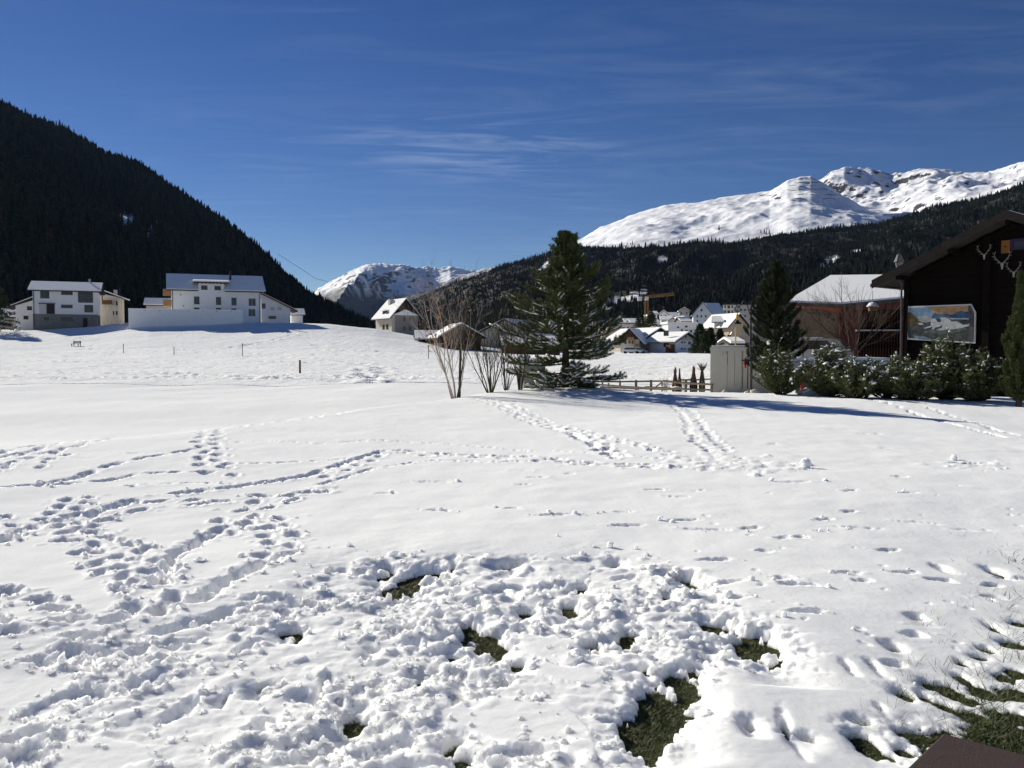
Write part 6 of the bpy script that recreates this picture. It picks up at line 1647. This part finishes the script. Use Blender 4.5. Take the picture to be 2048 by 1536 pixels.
def yellow_pole():
    d = 60; p = at(1471, 700, d); k = d/FPX; e = thing('yellow_pole', 'thin yellow pole with curved side arms behind the concrete wall', 'pole', (p.x, p.y, gz(p.x, p.y))); z = lambda y: at(1471, y, d).z-gz(p.x, p.y)
    MB().tube([(0, 0, 0), (0, 0, z(655))], .05, 8).build('pole', MATS['lamp_yellow'], e)
    for s in (-1, 1): MB().tube([(0, 0, z(663)), (s*5*k, 0, z(662)), (s*8*k, 0, z(664)), (s*11*k, 0, z(670))], .02, 5).build('side_arm', M_METAL, e)
yellow_pole()
# rocks at the wall foot
for px, s, lb in ((1497, .16, 'pale stone at the foot of the lamp post'), (1512, .20, 'larger pale stone right of the lamp post foot'), (1450, .14, 'small grey stone at the foot of the concrete wall')):
    v, f = ico(); r = np.random.default_rng(px); A = v*(1+.2*r.normal(size=(12, 1)))*np.array([s*1.3, s, s*.9])
    o = link('stone', raw_mesh('stone', A, f), None, mat('pale_stone', (.5, .47, .40), .9, .15, 6)); o.location = on_ground(px, 38.8 if px < 1500 else 38.2, .03); tag(o, lb, 'stone')

# ------------------------------------------------------------------ pole fence and bundled shrubs
def fence():
    d0, d1 = 41.0, 43.5
    M_FW = mat('weathered_fence_wood', (.17, .14, .09), .9, .3, 6, .3, 20); M_FL = mat('pale_fence_wood', (.38, .32, .23), .9, .2, 6, .3, 20)
    P = lambda px, py, d: at(px, py, d)
    o = P(1290, 780, 42); e = thing('pole_fence', 'low wooden pole fence running from the stone pine to the concrete wall', 'fence', (o.x, o.y, gz(o.x, o.y)))
    L = lambda px, py, d: tuple(P(px, py, d)-e.location)
    for px, yt, yb, dd, w in ((1205, 764, 782, 41.5, .05), (1217, 766, 780, 41.6, .05), (1240, 761, 782, 42, .06), (1272, 760, 785, 42, .08), (1302, 760, 783, 42.2, .08), (1324, 762, 782, 42.4, .05), (1350, 763, 782, 42.6, .05), (1372, 758, 780, 42.8, .07), (1404, 762, 780, 43, .07), (1424, 768, 781, 41.5, .06), (1277, 774, 786, 41.5, .04)):
        MB().tube([L(px, yb+6, dd), L(px, yt, dd)], w*.8, 7).build('post', M_FW, e)
    for a, b, c, w, m in (((1150, 763), (1330, 762), 42.1, .045, M_FW), ((1180, 768), (1300, 776), 41.2, .05, M_FL), ((1290, 774), (1425, 780), 41.2, .05, M_FL), ((1325, 762), (1427, 769), 41.8, .055, M_FL), ((1358, 760), (1422, 758), 43.2, .04, M_FW), ((1200, 774), (1345, 779), 42.6, .04, M_FW), ((1308, 776), (1324, 764), 42.5, .035, M_FW)):
        MB().tube([L(a[0], a[1], c), L((a[0]+b[0])/2, (a[1]+b[1])/2+.8, c), L(b[0], b[1], c)], [w, w*.95, w*.85], 7).build('rail', m, e)
    for a in (1324, 1352): MB().lathe([(.28, 0), (.24, .06), (.05, .10)], 8, Vector(L(a, 776.5, 42.3))).build('snow_lump', SNOW_ROOF, e, True)
fence()
M_BUND = mat('reddish_brown_twigs', (.13, .075, .05), .9, .35, 10)
def bundle(label, px, yt, yb, wid, d, seed, top=.1, m=None, n=60):
    r = random.Random(seed); k = d/FPX; p = at(px, yb, d); e = thing('tied_shrub', label, 'shrub', (p.x, p.y, gz(p.x, p.y)), 0, 'tied up shrubs behind the pole fence'); H = at(px, yt, d).z-gz(p.x, p.y); mb = MB()
    for i in range(n):
        a = r.uniform(0, 6.28); q = r.random()**.5; b = wid*k*.5*q
        mb.tube([(math.cos(a)*b*.8, math.sin(a)*b*.8, -.1), (math.cos(a)*b, math.sin(a)*b, H*.35), (math.cos(a)*b*.35, math.sin(a)*b*.35, H*.78), (math.cos(a+1)*top*r.random(), math.sin(a+1)*top*r.random(), H*r.uniform(.85, 1.05))], [.018, .016, .012, .005], 4, False)
    mb.build('twigs', m or M_BUND, e)
    MB().lathe([(wid*k*.26, H*.64), (wid*k*.28, H*.66), (wid*k*.26, H*.68)], 8).build('binding', M_TWIG, e)
bundle('tall tied up shrub left of the pair by the fence', 1350, 736, 778, 14, 43, 1)
bundle('thin tied up shrub close beside the left tall one', 1359, 738, 776, 9, 43.3, 2, .06, None, 34)
bundle('pointed tied up shrub in the middle of the fence row', 1387, 733, 778, 16, 43, 3)
bundle('bristly tied up shrub nearest the concrete wall', 1404, 727, 778, 13, 43.2, 4, .32, M_TWIG, 60)
for px, yt, s, lb in ((1331, 745, 1, 'wispy leafless twigs at left of the tied up shrubs'), (1367, 750, 2, 'wispy twigs between the tied up shrubs')):
    r = random.Random(s); p = at(px, 776, 43.5); e = thing('twiggy_shrub', lb, 'shrub', (p.x, p.y, gz(p.x, p.y))); tips = []; mb = MB()
    for i in range(7): branchy(mb, (0, 0, 0), (r.uniform(-.4, .4), r.uniform(-.3, .3), 1), .5, .009, 2, r, .5, .6, tips, 3)
    mb.build('twigs', M_TWIG, e)

# ------------------------------------------------------------------ cabinet by the shrubs
p = at(1072, 784, 36.5); e = thing('utility_cabinet', 'plain grey utility cabinet half hidden behind the stone pine', 'cabinet', (p.x, p.y, gz(p.x, p.y)), R(18)); k = 36.5/FPX
MB().box(-26*k, 0, -.2, 20*k, .6, 62*k).build('body', mat('cabinet_grey', (.25, .25, .24), .6, .06, 3), e); MB().box(-27*k, -.04, 62*k+.003, 21*k, .64, 64.5*k).build('lid', M_DARKM, e)
MB().box(-24*k, -.02, .1, -4*k, -.003, 58*k).build('door', mat('cabinet_grey_door', (.22, .22, .21), .6, .06, 3), e); MB().box(-2*k, -.02, .1, 18*k, -.003, 58*k).build('door', MATS['cabinet_grey_door'], e)
MB().box(20*k+.003, .05, -.2, 46*k, .5, 34*k).build('dark_side_box', M_DOOR, e)

# ------------------------------------------------------------------ bench and marker posts on the meadow
def find_d(px, py, lo=50, hi=185):
    """distance at which the line of sight through a pixel meets the meadow"""
    r = ray(px, py); d = np.arange(lo, hi, .25); z = CAMZ+r[2]*d; g = ground(r[0]*d, d)+.13
    i = np.argmax(g > z)
    return float(d[i]) if (g > z).any() else hi
d = find_d(152, 693); p = at(152, 693, d); k = d/FPX
e = thing('park_bench', 'wooden bench standing alone on the snowy slope below the left house', 'bench', (p.x, p.y, gz(p.x, p.y)+.1), R(-20))
for z in (.42,): MB().box(-.85, -.25, z, .85, .2, z+.07).build('seat', M_WOODM, e)
for z in (.58, .78): MB().box(-.85, .22, z, .85, .28, z+.14).build('back_slat', M_WOODM, e)
for x in (-.7, .7):
    MB().box(x-.05, -.25, -.2, x+.05, -.17, .42).build('leg', M_DARKM, e); MB().box(x-.05, .2, -.2, x+.05, .28, .95).build('leg', M_DARKM, e)
for px, yt, yb, lb in ((247, 687, 706, 'thin snow pole first of the row below the white wall'), (348, 693, 710, 'short thin snow pole second in the row'), (485, 686, 713, 'thin snow pole third in the row, below the dormer house'), (857, 692, 717, 'thin snow pole left of the birch')):
    d = find_d(px, yb); p = at(px, yb, d); k = d/FPX
    e = thing('snow_pole', lb, 'pole', (p.x, p.y, gz(p.x, p.y)), 0, 'snow poles on the meadow')
    MB().tube([(0, 0, -.2), (.01, 0, (yb-yt)*k+.1)], .045, 6).build('shaft', M_TWIG, e)
    MB().lathe([(.052, (yb-yt)*k*.86), (.052, (yb-yt)*k*.95)], 6).build('band', M_DARKM, e)
d = find_d(600, 746); p = at(600, 746, d); k = d/FPX
e = thing('marker_post', 'short brown wooden post standing in the open meadow', 'post', (p.x, p.y, gz(p.x, p.y)))
MB().box(-1.7*k, -1.7*k, -.2, 1.7*k, 1.7*k, 27*k).build('shaft', mat('post_brown', (.20, .11, .06), .9, .2, 4), e); MB().box(-1.9*k, -1.9*k, 27*k+.003, 1.9*k, 1.9*k, 28.6*k).build('cap', M_DARKM, e)

# ------------------------------------------------------------------ cableway line off the wooded ridge
a, b = at(556, 508, 1540), at(655, 563, 5200)
c = MB(); c.tube([a, a.lerp(b, .5)+Vector((0, 0, -14)), b], [.35, .7, 1.0], 4).build('overhead_cable', M_DARKM)
tag(bpy.data.objects['overhead_cable'], 'thin cable dropping from the wooded ridge towards the distant mountain', 'cable')

# ------------------------------------------------------------------ corner of a brown table on the terrace
def table():
    zt = .80
    def tp(px, py): x, y = on_level(px, py, zt); return Vector((x, y, 0))
    c = tp(1886, 1466); l_ = tp(1812, 1538)-c; r_ = tp(2048, 1508)-c
    a1 = math.atan2(l_.y, l_.x); a2 = math.atan2(r_.y, r_.x)
    mid = (a1+2*math.pi if a1 < 0 else a1); a2p = a2+2*math.pi if a2 < 0 else a2
    mean = (mid+a2p)/2; sp = max(R(92), min(R(104), abs(a2p-mid)))
    d1 = Vector((math.cos(mean-sp/2), math.sin(mean-sp/2), 0)); d2 = Vector((math.cos(mean+sp/2), math.sin(mean+sp/2), 0))
    e = thing('garden_table', 'corner of a dark brown table at the lower right', 'table', (c.x, c.y, gz(c.x, c.y)))
    g = gz(c.x, c.y); z = zt-g
    m = mat('dark_brown_board', (.060, .040, .030), .6, .12, 30, .25, 220, stretch=(1, 1, 1), spec=.35)
    A = Vector((0, 0, 0)); L1, L2 = .85, .85
    mb = MB(); P = [A, d1*L1, d1*L1+d2*L2, d2*L2]
    if (P[1].x*P[3].y-P[1].y*P[3].x) < 0: P = [P[0], P[3], P[2], P[1]]
    mb.prism([(p.x, p.y) for p in P], 'z', z-.035, z); o = mb.build('table_top', m, e)
    bv = o.modifiers.new('bevel', 'BEVEL'); bv.width = .005; bv.segments = 2
    for f1, f2 in ((.1, .1), (.9, .1), (.1, .9), (.9, .9)):
        q = d1*L1*f1+d2*L2*f2; MB().box(q.x-.03, q.y-.03, -.1, q.x+.03, q.y+.03, z-.037).build('leg', m, e)
table()

# ------------------------------------------------------------------ the air: thin blue haze over the whole valley
def haze():
    o = MB().box(-9400, -9400, -12, 9400, 9900, 1250).build('haze', None)
    m = bpy.data.materials.new('valley_haze'); m.use_nodes = True; N = m.node_tree.nodes; N.clear()
    ot = N.new('ShaderNodeOutputMaterial'); v = N.new('ShaderNodeVolumePrincipled')
    v.inputs['Color'].default_value = (.42, .62, 1.0, 1); v.inputs['Density'].default_value = HAZE; v.inputs['Anisotropy'].default_value = .2
    m.node_tree.links.new(v.outputs[0], ot.inputs['Volume'])
    o.data.materials.append(m); tag(o, 'thin bluish valley haze softening the far mountains', 'haze', kind='stuff')
HAZE = 0.000007
haze()

for o in list(bpy.data.objects):
    if o.name.split('.')[0] == 'twigs': o['kind'] = 'stuff'
